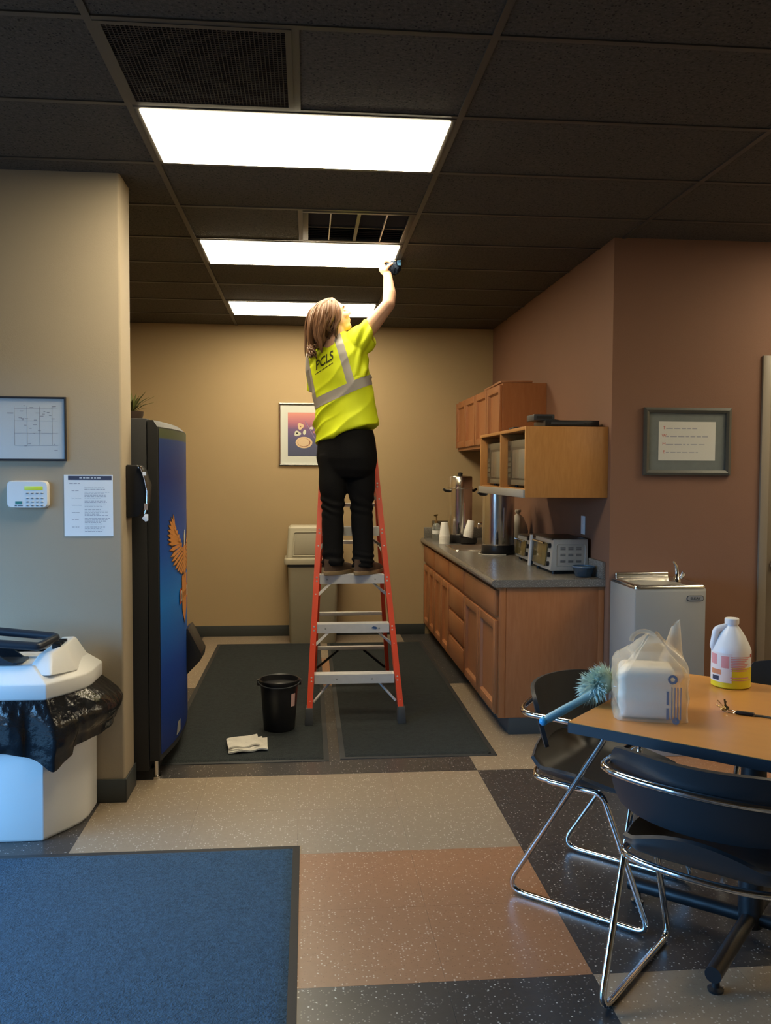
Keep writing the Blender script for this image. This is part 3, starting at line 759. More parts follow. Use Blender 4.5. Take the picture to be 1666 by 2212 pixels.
# ================================================================== PARTITION WALL THINGS
YW = YBk-.001
BRDF = mat('black_thin_frame', (.02, .022, .03), .4)
t, a, b = frame_obj('framed_plan', 'black-framed floor plan sheet under glass on the partition wall', 'framed plan', -1.56, -1.085, 1.580, 1.868, YW, .009, .014, BRDF, mat('plan_sheet', (.55, .58, .58), .25, coat=.4))
px0 = .01
for q in range(4):
    MB().box(px0, .20, -.0056, -.005, .09-.055*q, .0912-.055*q).build('plan_line', INK, t); MB().box(px0+.055*q, px0+.055*q+.0012, -.0056, -.005, -.075, .10).build('plan_line', INK, t)
for q in range(26):
    rd = random.Random(q); x_ = rd.uniform(px0, .19); z_ = rd.uniform(-.10, .11)
    MB().box(x_, x_+rd.uniform(.005, .018), -.0056, -.005, z_, z_+.003).build('plan_note', INK, t)
dashes(None, -.075, -.02, .095, .012, -.0052, 3, INK_R).build('plan_title', INK_R, t)
dashes(None, -.02, .03, .07, .008, -.0052, 5, INK).build('plan_note', INK, t)
# alarm keypad
t = thing('alarm_keypad', 'white alarm keypad with a yellow-green display on the partition wall', 'keypad', (-1.2545, YW, 1.4285))
kb = MB(); pts = []
a, b = .0915, .0625
for k in range(48):
    q = 2*math.pi*k/48; c_, s_ = math.cos(q), math.sin(q); ex = .28
    pts.append((a*math.copysign(abs(c_)**ex, c_), b*math.copysign(abs(s_)**ex, s_)))
kb.loft([[V(p[0], 0, p[1]) for p in pts], [V(p[0], -.016, p[1]) for p in pts], [V(p[0]*.95, -.026, p[1]*.93) for p in pts]]).build('case', WHITE, t, smooth=35)
MB().box(-.012, .068, -.0275, -.025, .020, .037).build('display', mat('lcd_green', (.42, .52, .04), .4, emit=(.5, .62, .05), emit_s=.25), t, bevel=.001)
for i in range(4):
    for j in range(4):
        MB().ell((.001+j*.021, -.0262, .006-i*.0165-(.006 if i else 0)), (.0075, .003, .0045), nu=12, nv=6).build('key', mat('key_grey', (.45, .47, .48), .5), t)
        MB().box(-.003+j*.021, .005+j*.021, -.0298, -.0288, .0045-i*.0165-(.006 if i else 0), .0065-i*.0165-(.006 if i else 0)).build('key_mark', INK_D, t)
MB().box(-.052, -.022, -.0272, -.0255, -.044, -.030).build('green_sticker', mat('sticker_green', (.03, .20, .17), .5), t)
dashes(None, -.055, -.018, -.051, .005, -.0262, 8, INK_D).build('maker_print', INK_D, t)
# notice
t = thing('paper_notice', 'white paper notice with a dark header strip taped to the partition wall', 'notice', (-.9915, YW, 1.378))
MB().box(-.1085, .1085, -.0012, 0, -.140, .140).build('sheet', PAPER, t)
hs = MB().box(-.090, .103, -.0016, -.001, .116, .135).build('header_strip', INK_D, t)
dashes(None, -.04, .06, .1255, .006, -.0017, 4, PAPER).build('header_print', PAPER, t)
rd = random.Random(11)
for k in range(34):
    z = .100-.0066*k
    if k % 5 == 0: dashes(None, -.085 if k == 0 else -.075, -.03, z, .004, -.0013, k, INK).build('print_line', INK, t)
    if k > 2 and k % 6 != 5: dashes(None, -.018, rd.uniform(.06, .100), z, .0035, -.0013, k+50, INK).build('print_line', INK, t)
# black box on the end of the partition (with keys and tags hanging)
t = thing('key_box', 'black wall box with hanging tags on the end of the partition wall', 'wall box', (XBk, YBk+.14, 1.44))
bxm = MB(); pf = [(0, .125), (.055, .125), (.075, .105), (.098, .03), (.092, -.06), (.060, -.118), (0, -.125)]
bxm.prism([V(p[0], -.065, p[1]) for p in pf], (0, .13, 0)).build('case', BLACK, t, bevel=.008, seg=3)
ch = MB().tube([(.068, -.068, .118), (.088, -.070, .06), (.100, -.072, .0), (.098, -.072, -.06), (.088, -.070, -.105)], .004, 8).build('key_chain', STEEL, t)
MB().lathe([(.010, 0), (.006, .008), (.001, .009)], 14, (.066, -.070, .112), Matrix.Rotation(R(90), 3, 'X')).build('lock', CHROME, t)
MB().box(.080, .096, -.076, -.072, .075, .092).build('paper_tag', PAPER, ch)
MB().box(.086, .102, -.077, -.072, -.085, -.055).build('tag', mat('tag_tan', (.30, .22, .17), .5), ch)
MB().prism([V(.075, -.074, -.125), V(.092, -.074, -.14), V(.104, -.074, -.135), V(.104, -.074, -.105), V(.090, -.074, -.105)], (0, -.003, 0)).build('white_tag', PAPER, ch, bevel=.001)

# ================================================================== VENDING MACHINE
VY0, VY1, VZ = 4.335, 5.285, 1.792
VB = -.775                                    # where cabinet ends and door starts
t = thing('vending_machine', 'tall blue and black drinks vending machine behind the partition wall', 'vending machine', (0, 0, 0))
vend = t
CHAR = mat('charcoal_enamel', (.016, .016, .016), .6, bump=.1, bump_s=400)
MB().box(-1.585, VB-.004, VY0, VY1, .05, VZ).build('cabinet', CHAR, t, bevel=.006)
def door_x(y):                                # bowed front of the door
    s_ = (y-(VY0+VY1)/2)/((VY1-VY0)/2); return -.727+.048*(1-s_*s_)
ys = [VY0+(VY1-VY0)*k/24 for k in range(25)]
outl = [V(VB, VY0, 0)] + [V(door_x(y), y, 0) for y in ys] + [V(VB, VY1, 0)]
MB().prism([p+V(0, 0, .10) for p in outl], (0, 0, VZ-.14)).build('door', CHAR, t, smooth=30)
tp = [p+V(0, 0, VZ-.040) for p in outl]
MB().loft([tp, [V(VB+(p.x-VB)*.55, p.y, VZ-.008) for p in outl]]).build('door_top', CHAR, t, smooth=30)
BLUE = ramp_mat('blue_drinks_print', [(0, (.004, .018, .12)), (.25, (.005, .045, .28)), (.47, (.006, .15, .52)), (.62, (.005, .065, .32)), (.85, (.004, .020, .13)), (.965, (.006, .03, .14)), (.97, (.05, .06, .03)), (1, (.05, .06, .03))], 2, .5, lo=.12, hi=1.75)
pn = MB(); y_in = [VY0+.012+(VY1-VY0-.024)*k/24 for k in range(25)]
pn.loft([[V(door_x(y)+.0025, y, z) for y in y_in] for z in (.13, 1.745)], cap=False, closed=False)
face = pn.build('front_panel', BLUE, t, smooth=60)
EAG = mat('eagle_orange', (.50, .20, .045), .45); EAGD = mat('eagle_outline', (.035, .016, .010), .5); SHR = mat('shield_red', (.40, .055, .02), .45); SHW = mat('shield_grey', (.42, .40, .36), .45); EW = mat('eagle_white', (.55, .52, .45), .5)
def on_door(pts, lift, name, m_):
    p = [V(door_x(y)+.0025+lift, y, z) for y, z in pts]; MB().prism(p, (.0006, 0, 0)).build(name, m_, eg)
eg = bpy.data.objects.new('eagle_emblem', None); COL.objects.link(eg); eg.parent = t
yc = 4.86
TIPS = [(4.56, 1.315), (4.49, 1.29), (4.46, 1.25), (4.45, 1.205), (4.465, 1.165), (4.50, 1.10), (4.53, 1.055), (4.61, 1.015), (4.70, .99), (4.79, .975)]
BONE = [(4.60, 1.235), (4.66, 1.20), (4.72, 1.16), (4.78, 1.12), (4.81, 1.06), (4.83, 1.0)]
def along(pl, u):
    q = u*(len(pl)-1); i = min(int(q), len(pl)-2); f = q-i
    return pl[i][0]+(pl[i+1][0]-pl[i][0])*f, pl[i][1]+(pl[i+1][1]-pl[i][1])*f
for s_ in (-1, 1):
    nf = 17
    for k in range(nf):
        u = k/(nf-1); t_, b_ = along(TIPS, u), along(BONE, u)
        ty, tz, ry, rz = yc-t_[0], t_[1], yc-b_[0], b_[1]
        d = V(ty-ry, tz-rz, 0); nrm = V(-d.y, d.x, 0).normalized()*.0135
        def quad(sc): return [(yc+s_*(ry+nrm.x*.7*sc), rz+nrm.y*.7*sc), (yc+s_*(ry+d.x*.75+nrm.x*sc), rz+d.y*.75+nrm.y*sc), (yc+s_*(ry+d.x*sc**.12), rz+d.y*sc**.12), (yc+s_*(ry+d.x*.75-nrm.x*sc), rz+d.y*.75-nrm.y*sc), (yc+s_*(ry-nrm.x*.7*sc), rz-nrm.y*.7*sc)]
        on_door(quad(1.2), .0004+.00006*k, 'feather_edge', EAGD); on_door(quad(.72), .0018+.00006*k, 'feather', EAG)
    for k in range(9):
        u = k/8; b_ = along(BONE, u); q0 = (yc-b_[0], b_[1])
        on_door([(yc+s_*(q0[0]-.020), q0[1]+.004), (yc+s_*q0[0], q0[1]+.014), (yc+s_*(q0[0]+.030), q0[1]+.002), (yc+s_*q0[0], q0[1]-.012)], .0034, 'covert_feather', EAG)
on_door([(yc-.045, 1.12), (yc, 1.18), (yc+.045, 1.12), (yc+.04, 1.0), (yc, .95), (yc-.04, 1.0)], .0034, 'breast', EAG)
on_door([(yc-.03, 1.18), (yc, 1.215), (yc+.03, 1.18), (yc+.02, 1.13), (yc-.02, 1.13)], .0040, 'head', EW)
on_door([(yc-.10, .97), (yc+.10, .97), (yc+.085, .78), (yc, .70), (yc-.085, .78)], .0030, 'shield', EAG)
on_door([(yc-.17, .905), (yc+.17, .905), (yc+.17, .825), (yc-.17, .825)], .0040, 'bar_edge', SHR)
on_door([(yc-.155, .893), (yc+.155, .893), (yc+.155, .837), (yc-.155, .837)], .0050, 'bar', SHW)
for k in range(5): on_door([(yc-.135+k*.055, .880), (yc-.127+k*.055, .880), (yc-.127+k*.055, .850), (yc-.135+k*.055, .850)], .0058, 'bar_mark', EAGD)
# delivery chute, kick panel, legs
ch = MB(); yc2 = 4.98
ch.prism([V(-.70, 0, .63), V(-.675, 0, .645), V(-.600, 0, .50), V(-.605, 0, .46), V(-.70, 0, .36)], (0, .22, 0)).xf(Matrix.Translation((0, yc2, 0))).build('delivery_chute', BLACK, t, bevel=.004)
MB().box(-1.55, VB+.01, VY0+.02, VY1-.02, .0, .055).build('plinth', CHAR, t)
for y in (VY0+.05, VY1-.05): MB().lathe([(.028, 0), (.028, .012), (.014, .015), (.014, .10)], 14, (VB+.02, y, 0)).build('levelling_foot', STEEL, t)
MB().prism([V(door_x(VY0+.28)+.004, VY0+.26, .15), V(door_x(VY0+.36)+.004, VY0+.36, .15), V(door_x(VY0+.36)+.004, VY0+.36, .21), V(door_x(VY0+.30)+.004, VY0+.30, .21)], (.0006, 0, 0)).build('scuff_sticker', GREY_MET, t)
# plant on top
t = thing('spiky_plant', 'small spiky green plant on top of the vending machine', 'plant', (-.905, 4.62, VZ+.0005))
MB().lathe([(.05, 0), (.06, .03), (.062, .05), (.055, .05), (.05, .045)], 18).build('pot', mat('dark_pot', (.05, .03, .02), .5), t)
LEAF = mat('olive_leaf', (.12, .13, .035), .5)
rd = random.Random(5)
for k in range(26):
    a = rd.uniform(0, 6.28); e = rd.uniform(.35, 1.2); L_ = rd.uniform(.09, .16)
    d = V(math.cos(a)*math.cos(e), math.sin(a)*math.cos(e), math.sin(e)); q = V(-math.sin(a), math.cos(a), 0)*.006
    p0 = V(0, 0, .045); p1 = p0+d*L_*.55; p2 = p0+d*L_+V(0, 0, -.02)
    MB().add([p0-q*.6, p0+q*.6, p1+q, p1-q, p2], [[0, 1, 2, 3], [3, 2, 4]]).build('leaf', LEAF, t, smooth=0, solid=.0012)

# ================================================================== WHITE TRASH CAN
t = thing('white_trash_can', 'large white faceted trash can with a black bag liner by the partition wall', 'trash can', (-1.352, 3.85, 0))
def can_ring(a, b, z, c1=.0, sx=1.0):
    # a half width, b half depth; stepped chamfers at the corners
    q = [(a-.125, -b), (a-.045, -b+.12), (a-.012, -b+.185), (a, -b+.25), (a, b), ]
    pts = q + [(-x, y) for x, y in q[::-1]]
    return [V(x, y, z) for x, y in pts]
A, B = .392, .198
MB().loft([can_ring(A-.010, B-.008, 0), can_ring(A-.004, B-.004, .012), can_ring(A, B, .60), can_ring(A-.01, B-.01, .60), can_ring(A-.02, B-.02, .3)]).build('body', WHITE, t, smooth=25, bevel=.006)
rdn = random.Random(3)
# bag liner: skirt with folds, flaring out on the right
base = can_ring(A+.014, B+.014, 0); 
dense = []
for i in range(len(base)):
    p, q = base[i], base[(i+1) % len(base)]
    n = max(2, int((q-p).length/.007))
    for k in range(n): dense.append(p.lerp(q, k/n))
rings = []
NL = 28
for l in range(NL+1):
    u = l/NL; ring = []
    for i, p in enumerate(dense):
        d = V(p.x, p.y, 0).normalized()
        right = max(0, min(1, (p.x-(A-.20))/.2))
        fold = noise.noise(V(p.x*9, p.y*9, u*1.2))*.034*u**.7 + (1-2*abs(noise.noise(V(p.x*17, p.y*17, u*1.6+3))))*.013*(.3+u) + (1-2*abs(noise.noise(V(p.x*34, p.y*34, u*9+7))))*.008*max(0, 1-u*1.6)
        puff = .018*math.sin(u*math.pi)**.8 + right*(.085*math.sin(min(1, u*1.25)*math.pi*.72)**1.2)
        drop = .262 + .020*noise.noise(V(p.x*7, p.y*7, 9)) + (.050*math.exp(-((p.x-(A-.11))/.035)**2) if p.y < 0 else 0)-right*(.035 if p.x > A-.06 else .0)
        z = .606-u*(drop-.019)
        ease = min(1, u*4)**1.3*(1-.55*right)
        ring.append(V(p.x, p.y, z)+d*(fold*ease+puff))
    rings.append(ring)
LINER = mat('black_liner_plastic', (.010, .010, .011), .17, bump=.35, bump_s=30)
bg_ = MB().loft(rings, cap=False).build('bag_liner', LINER, t, smooth=70)
# lid
lr = lambda a, b, z, dx=0: [p+V(dx, 0, 0) for p in can_ring(a, b, z)]
MB().loft([lr(A+.012, B+.014, .595), lr(A+.022, B+.022, .602), lr(A+.022, B+.022, .662), lr(A+.012, B+.012, .672), lr(A-.05, B-.040, .728), lr(A-.16, B-.10, .735)]).build('lid', WHITE, t, smooth=30, bevel=.005)
rb = MB().loft([[V(.185, -B+.012, .690), V(.30, -B+.012, .690), V(.372, -.055, .680), V(.378, B-.02, .680), V(.185, B-.02, .69)],
           [V(.225, -B+.095, .765), V(.275, -B+.095, .770), V(.318, -.035, .795), V(.318, B-.06, .795), V(.262, B-.06, .795)]]).build('lid_end_block', WHITE, t, bevel=.010, seg=3)
for k in range(3): MB().box(.268, .302, -.055+k*.045, -.035+k*.045, .772+k*.009, .800).build('vent_slot', BLACK_M, rb)
# black tray on the lid
t = thing('plastic_tray', 'black plastic scoop tray with a rectangular loop rim resting on the white can lid', 'tray', (-1.272, 3.775, .7355))
TR = mat('navy_black_plastic', (.020, .026, .036), .35)
lp = fillet([V(-.22, -.085, .105), V(.165, -.085, .072), V(.205, .045, .088), V(-.16, .045, .128), V(-.22, -.085, .105)], .02, 5)
MB().tube(lp, .0185, 8).build('loop_rim', TR, t, smooth=50)
sp = MB(); side = [V(-.22, -.085, -.001)]
side += [V(.08, -.085, .0), V(.06, -.085, .012)] + [V(.02-.15*k/7, -.085, .03+.04*math.sin(k/7*math.pi*.8)) for k in range(8)][::1] + [V(-.12, -.085, .085), V(-.22, -.085, .10)]
MB().prism([V(-.22, -.088, .0), V(.075, -.088, .0), V(.03, -.088, .018), V(-.01, -.088, .048), V(-.06, -.088, .055), V(-.02, -.088, .078), V(.14, -.088, .062), V(.14, -.088, .085), V(-.22, -.088, .115)], (0, .010, 0)).build('side_panel', TR, t, smooth=20)
MB().prism([V(-.22, .040, .0), V(.07, .040, .0), V(-.02, .040, .07), V(-.22, .040, .125)], (0, .010, 0)).build('side_panel', TR, t, smooth=20)
MB().loft([[V(-.22, -.085, .0), V(.075, -.085, .0), V(.09, -.06, .0), V(.09, .03, .0), V(.08, .045, .0), V(-.22, .045, .0)], [V(-.22, -.085, .006), V(.075, -.085, .006), V(.09, -.06, .006), V(.09, .03, .006), V(.08, .045, .006), V(-.22, .045, .006)]]).build('scoop_floor', TR, t)

# ================================================================== BUCKET AND CLOTH
t = thing('bucket', 'black plastic bucket with a wire-bail rim standing on the dark mat', 'bucket', (-.165, 5.15, .0092))
MB().lathe([(.01, .001), (.088, .0), (.092, .006), (.112, .285), (.120, .287), (.122, .297), (.118, .302), (.112, .298), (.088, .02), (.01, .018)], 40).build('body', BLACK, t, smooth=40)
for z in (.262,): MB().lathe([(.110, z), (.115, z+.001), (.1155, z+.005), (.1105, z+.006)], 40).build('rib', BLACK, t, smooth=40)
hp = [V(.124*math.cos(q), -.124*math.sin(q)*.98, .288-.020*math.sin(q)) for q in [math.pi*k/24 for k in range(25)]]
MB().tube(hp, .0035, 8).build('bail_handle', DKGREY, t)
for s_ in (-1, 1): MB().box(s_*.122-.008, s_*.122+.008, -.014, .014, .262, .296).build('ear', BLACK, t, bevel=.003)
MB().loft([[V(math.cos(q)*(r_+.0015), math.sin(q)*(r_+.0015), z) for q in [R(-48+k*6) for k in range(4)]] for r_, z in ((.1035, .15), (.1073, .225))], cap=False, closed=False).build('sticker', mat('sticker_white_red', (.55, .35, .33), .5), t)
# folded cloth
def cloth():
    mb = MB(); n = 18
    for layer in range(3):
        vs = []; fs = []
        ox, oy = (-.012*layer, .012*layer); rz = Matrix.Rotation(R(4*layer), 3, 'Z')
        for j in range(n+1):
            for i in range(n+1):
                u, v = i/n*2-1, j/n*2-1
                x, y = u*(.106-.008*layer), v*(.104-.010*layer)
                z = .006+.011*layer+.011*noise.noise(V(u*1.6, v*1.6, layer*.35))+.016*math.exp(-((u+v*.4)**2*6+(v-.1)**2*3))-.006*math.exp(-((u-.1)**2*9+(v+.1)**2*9))*layer
                p = rz @ V(x+.02*v+ox, y+oy+.012*noise.noise(V(u*1.5, 3, layer)), max(z, .003+.008*layer)); vs.append(p)
        for j in range(n):
            for i in range(n): k = j*(n+1)+i; fs.append([k, k+1, k+n+2, k+n+1])
        mb.add(vs, fs)
    return mb
c = cloth().xf(Matrix.Translation((-.325, 4.815, .009)) @ Matrix.Rotation(R(14), 4, 'Z')).build('folded_cloth', mat('off_white_terry', (.60, .57, .50), .95, bump=.5, bump_s=300, noise_s=14, noise_amt=.12), smooth=60, solid=.008)
tag(c, 'off-white folded cleaning cloth lying on the dark mat', 'cloth')

# ================================================================== STEP LADDER
lad = thing('step_ladder', 'red-orange fibreglass step ladder with aluminium steps, the person stands on it', 'ladder', (0, 0, 0))
LZ = .0088
YLf = lambda z: 5.225+.315*z
XLl = lambda z: .026+.0570*z
XLr = lambda z: .560-.0835*z
YRr = lambda z: 6.33-.27*z
def rail(name, p0, p1, side, dep, wid, mt, parent):
    """C-channel from p0 to p1; flanges point outward (side = -1 left, +1 right)"""
    w_, d_, t_ = wid, dep, .005
    prof = [(0, -d_/2), (w_*side, -d_/2), (w_*side, -d_/2+t_), (t_*side, -d_/2+t_), (t_*side, d_/2-t_), (w_*side, d_/2-t_), (w_*side, d_/2), (0, d_/2)]
    r0 = [p0+V(x, y, 0) for x, y in prof]; r1 = [p1+V(x, y, 0) for x, y in prof]
    return MB().loft([r0, r1]).build(name, mt, parent, smooth=20)
TOP = 1.72
RW = .034
rail('front_rail', V(XLl(.09), YLf(.09), .09+LZ), V(XLl(TOP), YLf(TOP), TOP), -1, .075, RW, RED, lad)
rail('front_rail', V(XLr(.09), YLf(.09), .09+LZ), V(XLr(TOP), YLf(TOP), TOP), 1, .075, RW, RED, lad)
RED_D = RED
XRl = lambda z: .062+.045*z
XRr = lambda z: .580-.088*z
rail('rear_rail', V(XRl(.06), YRr(.06), .06+LZ), V(XRl(1.62), YRr(1.62), 1.62), -1, .045, .026, RED, lad)
rail('rear_rail', V(XRr(.06), YRr(.06), .06+LZ), V(XRr(1.62), YRr(1.62), 1.62), 1, .045, .026, RED, lad)
FOOT = mat('grey_rubber_foot', (.05, .052, .052), .7)
for s_, fx in ((-1, XLl), (1, XLr)):
    x = fx(.05); y = YLf(.05)
    MB().loft([[V(x-.006*s_, y-.048, LZ), V(x+.044*s_, y-.048, LZ), V(x+.044*s_, y+.042, LZ), V(x-.006*s_, y+.042, LZ)], [V(x-.004*s_, y-.042, .10+LZ), V(x+.038*s_, y-.042, .10+LZ), V(x+.038*s_, y+.046, .10+LZ), V(x-.004*s_, y+.046, .10+LZ)]]).build('front_foot', FOOT, lad, bevel=.004)
for s_, fx in ((-1, XRl), (1, XRr)):
    x = fx(.05); y = YRr(.05)
    MB().loft([[V(x-.004*s_, y-.030, LZ), V(x+.034*s_, y-.030, LZ), V(x+.034*s_, y+.034, LZ), V(x-.004*s_, y+.034, LZ)], [V(x-.004*s_, y-.028, .075+LZ), V(x+.030*s_, y-.028, .075+LZ), V(x+.030*s_, y+.03, .075+LZ), V(x-.004*s_, y+.03, .075+LZ)]]).build('rear_foot', FOOT, lad, bevel=.004)
RIV = ALU
for k in range(1, 6):
    z = .2955*k; xl, xr, y = XLl(z), XLr(z), YLf(z)
    st = MB().prism([V(xl+.001, y-.041, z), V(xl+.001, y+.041, z), V(xl+.001, y+.041, z-.022), V(xl+.001, y+.037, z-.022), V(xl+.001, y+.037, z-.004), V(xl+.001, y-.036, z-.004), V(xl+.001, y-.036, z-.056), V(xl+.001, y-.041, z-.056)], (xr-xl-.002, 0, 0))
    so = st.build('step', ALU, lad, smooth=20)
    for g in range(5): MB().box(xl+.012, xr-.012, y-.034+g*.015, y-.029+g*.015, z-.0002, z+.0015).build('tread_ridge', ALU, so)
    for u in ((.28, .72) if k == 1 else (.12, .86)):
        MB().lathe([(.006, 0), (.005, .003), (.001, .0035)], 10, (xl+(xr-xl)*u, y-.041, z-.028), Matrix.Rotation(R(90), 3, 'X')).build('rivet', GREY_MET, so)
    for s_, x in ((-1, xl), (1, xr)):
        for dz in (-.016, -.038):
            MB().lathe([(.0062, 0), (.005, .003), (.001, .0036)], 10, (x+s_*.017, YLf(z+dz)-.0375, z+dz), Matrix.Rotation(R(90), 3, 'X')).build('rail_rivet', RIV, lad)
        if k >= 2:
            x_in = x-s_*.070; zb = z-.058; zr = z-.118
            xr_ = (XLl if s_ < 0 else XLr)(zr)
            a0 = V(x_in, y-.030, zb+.004); a1 = V(xr_-s_*.002, YLf(zr)-.030, zr)
            MB().prism([a0+V(-.010, 0, 0), a0+V(.010, 0, 0), a1+V(0, 0, -.012), a1+V(0, 0, .012)], (0, .004, 0)).build('step_brace', ALU, lad)
            MB().lathe([(.0055, 0), (.001, .0035)], 10, (xr_+s_*.017, YLf(zr)-.0375, zr), Matrix.Rotation(R(90), 3, 'X')).build('rail_rivet', RIV, lad)
for s_, fx in ((-1, XLl), (1, XLr)): MB().lathe([(.0062, 0), (.001, .0035)], 10, (fx(.145)+s_*.017, YLf(.145)-.0375, .145), Matrix.Rotation(R(90), 3, 'X')).build('rail_rivet', RIV, lad)
for s_, fx in ((-1, XLl), (1, XLr)):           # rear braces of the lowest step
    MB().tube([(fx(.235)-s_*.11, YLf(.27)+.03, .245), (fx(.12)-s_*.005, YLf(.12)+.03, .125)], .008, 6).build('lower_brace', ALU, lad)
for k in range(1, 6):
    z = .262*k; xl, xr, y = XRl(z), XRr(z), YRr(z)
    MB().box(xl+.001, xr-.001, y-.018, y+.018, z-.014, z+.010).build('rear_bar', ALU, lad, bevel=.002)
BR = BLACK
for s_, fx in ((-1, XRl), (1, XRr)):
    z = .262; MB().tube([(fx(z)-s_*.15, YRr(z), z-.018), (fx(.10)-s_*.004, YRr(.10), .105)], .012, 8, sx=.6).build('rear_brace', BR, lad)
for s_, fa, fb in ((-1, XLl, XRl), (1, XLr, XRr)):
    za = 1.02; pm = V((fa(za)+fb(za))/2-s_*.0, (YLf(za)+YRr(za))/2, za+.02)
    MB().tube([V(fa(za)+s_*.006, YLf(za)+.035, za), pm, V(fb(za)+s_*.006, YRr(za)-.02, za)], .007, 6).build('spreader', ALU, lad)
MB().box(XLr(1.02)+.010, XLr(1.02)+.026, YLf(1.02)+.030, YLf(1.02)+.042, .99, 1.03).build('yellow_latch', mat('latch_yellow', (.60, .42, .12), .5), lad)
zt = TOP; MB().box(XLl(zt)-.03, XLr(zt)+.030, YLf(zt)-.04, YRr(zt)+.03, zt-.05, zt+.012).build('top_cap', BLACK, lad, bevel=.012, seg=3)
MB().prism([V(.395, YLf(.57)-.0415, .565), V(.425, YLf(.57)-.0415, .558), V(.440, YLf(.57)-.0415, .565), V(.425, YLf(.57)-.0415, .574), V(.41, YLf(.57)-.0415, .576)], (0, -.0006, 0)).build('blue_tape', mat('tape_blue', (.03, .08, .20), .6), lad)

# ================================================================== TABLE
TA = R(-42.0)                                  # direction of one table edge
tu = V(math.cos(TA), math.sin(TA), 0); tv = V(-math.sin(TA), math.cos(TA), 0)
TS = .914
tc = V(.822, 2.674, 0)+tu*TS/2+tv*TS/2
tb = thing('square_table', 'square maple-top table with dark edge on a black pedestal', 'table', tc, TA)
a = TS/2
MB().loft([rrect(a, a, .012, .712), rrect(a, a, .012, .744)]).build('edge_band', mat('dark_vinyl_edge', (.020, .025, .032), .45), tb, smooth=30)
TT = mat('maple_laminate', (.50, .245, .072), .30, noise_s=3, noise_amt=.06, stretch=(1, 8, 1))
MB().loft([rrect(a-.003, a-.003, .010, .7441), rrect(a-.003, a-.003, .010, .7455)]).build('table_top', TT, tb, smooth=30)
MB().lathe([(.040, .04), (.040, .70)], 24).build('column', BLACK, tb, smooth=40)
MB().box(-.15, .15, -.15, .15, .698, .712).build('mounting_plate', BLACK, tb)
for k in range(4):
    an = R(90*k); d = V(math.cos(an), math.sin(an), 0)
    f = MB().tube([d*.02+V(0, 0, .068), d*.415+V(0, 0, .062)], .0245, 14).build('foot_bar', BLACK, tb, smooth=40)
    MB().lathe([(.022, 0), (.024, .008), (.012, .014), (.012, .05)], 14, d*.385).build('glide', BLACK, f)

# ================================================================== CHAIRS
SHELL = mat('black_shell_plastic', (.020, .022, .025), .42, bump=.08, bump_s=600)
def make_chair(label):
    t = thing('armchair', label, 'chair', group='black shell armchairs with chrome sled frames')
    fr = .0105
    AZ, SZ = .688, .448
    for s_ in (-1, 1):
        wf, wa, ws = .232*s_, .285*s_, .225*s_
        runner = [V(.14, ws, SZ), V(.265, wf, .30-.0), V(.285, wf, .0125), V(-.27, wf, .0125), V(.135, wa, AZ), V(-.09, wa, AZ), V(-.17, wa*.97, AZ)]
        pts = [V(-.10, ws*1.0, SZ-.006), V(.10, ws, SZ-.006), V(.275, wf, .012), V(-.265, wf, .012), V(.150, wa, AZ), V(-.12, wa, AZ)]
        pts = fillet(pts, [0, .05, .035, .045, .035, 0], 7)
        MB().tube(pts, fr, 10).build('side_frame', CHROME, t, smooth=60)
        for x in (-.17, .19): MB().box(x-.022, x+.022, wf-.007, wf+.007, 0, .010).build('glide', DKGREY, t, bevel=.002)
    arc = [V(-.12-.122*math.sin(math.pi*k/20)**.75, .285*math.cos(math.pi*k/20), AZ) for k in range(21)]
    MB().tube(arc, fr, 10).build('back_hoop', CHROME, t, smooth=60)
    arc = [V(-.10-.104*math.sin(math.pi*k/20)**.6, .225*math.cos(math.pi*k/20), SZ-.002) for k in range(21)]
    MB().tube(arc, fr, 10).build('seat_hoop', CHROME, t, smooth=60)
    # backrest shell
    nu, nv = 22, 10; vs = []; fs = []
    for j in range(nv+1):
        for i in range(nu+1):
            u, v = i/nu*2-1, j/nv*2-1
            r_ = 1-.10*abs(v)**3.0; sq = u*r_
            y = sq*.272
            hh = .102*(1-.12*abs(u)**5)
            z = .657+v*hh
            x = -.235+.105*abs(sq)**2.0+.020*(v*.5)**2-.028*v+.012
            vs.append(V(x, y, z))
    for j in range(nv):
        for i in range(nu): k = j*(nu+1)+i; fs.append([k, k+1, k+nu+2, k+nu+1])
    MB().add(vs, fs).build('backrest', SHELL, t, smooth=60, solid=.014, bevel=0)
    vs = []; fs = []; nu = nv = 34
    for j in range(nv+1):
        for i in range(nu+1):
            u, v = i/nu*2-1, j/nv*2-1                       # v: -1 rear, +1 front
            uu = u*math.sqrt(1-.30*v*v*(.8 if v < 0 else .45)); vv = v*math.sqrt(1-.30*u*u)
            x = .015+vv*.225; y = uu*.232
            z = SZ+.004+.082*max(0, (-vv-.66)/.34)**1.4+.040*max(0, (abs(uu)-.74)/.26)**1.5*(1-.8*max(0, vv))+.020*max(0, -vv)-.014*(1-uu*uu)*(1-vv*vv)-.030*max(0, vv-.6)**1.5
            vs.append(V(x, y, z))
    for j in range(nv):
        for i in range(nu): k = j*(nu+1)+i; fs.append([k, k+1, k+nu+2, k+nu+1])
    MB().add(vs, fs).build('seat', SHELL, t, smooth=60, solid=.012)
    return t
def place(c, p, ang): c.location = (p[0], p[1], 0); c.rotation_euler = (0, 0, ang)
c0 = make_chair('black shell armchair beside the base cabinets, the blue duster leaning on it')
fL = V(math.cos(TA), math.sin(TA), 0); sL = V(-fL.y, fL.x, 0)      # left chair looks along the table edge
pL = V(.728, 3.085, 0)+fL*.265+sL*.232
place(c0, pL, TA)
fN = V(math.cos(R(47)), math.sin(R(47)), 0); sN = V(-fN.y, fN.x, 0)
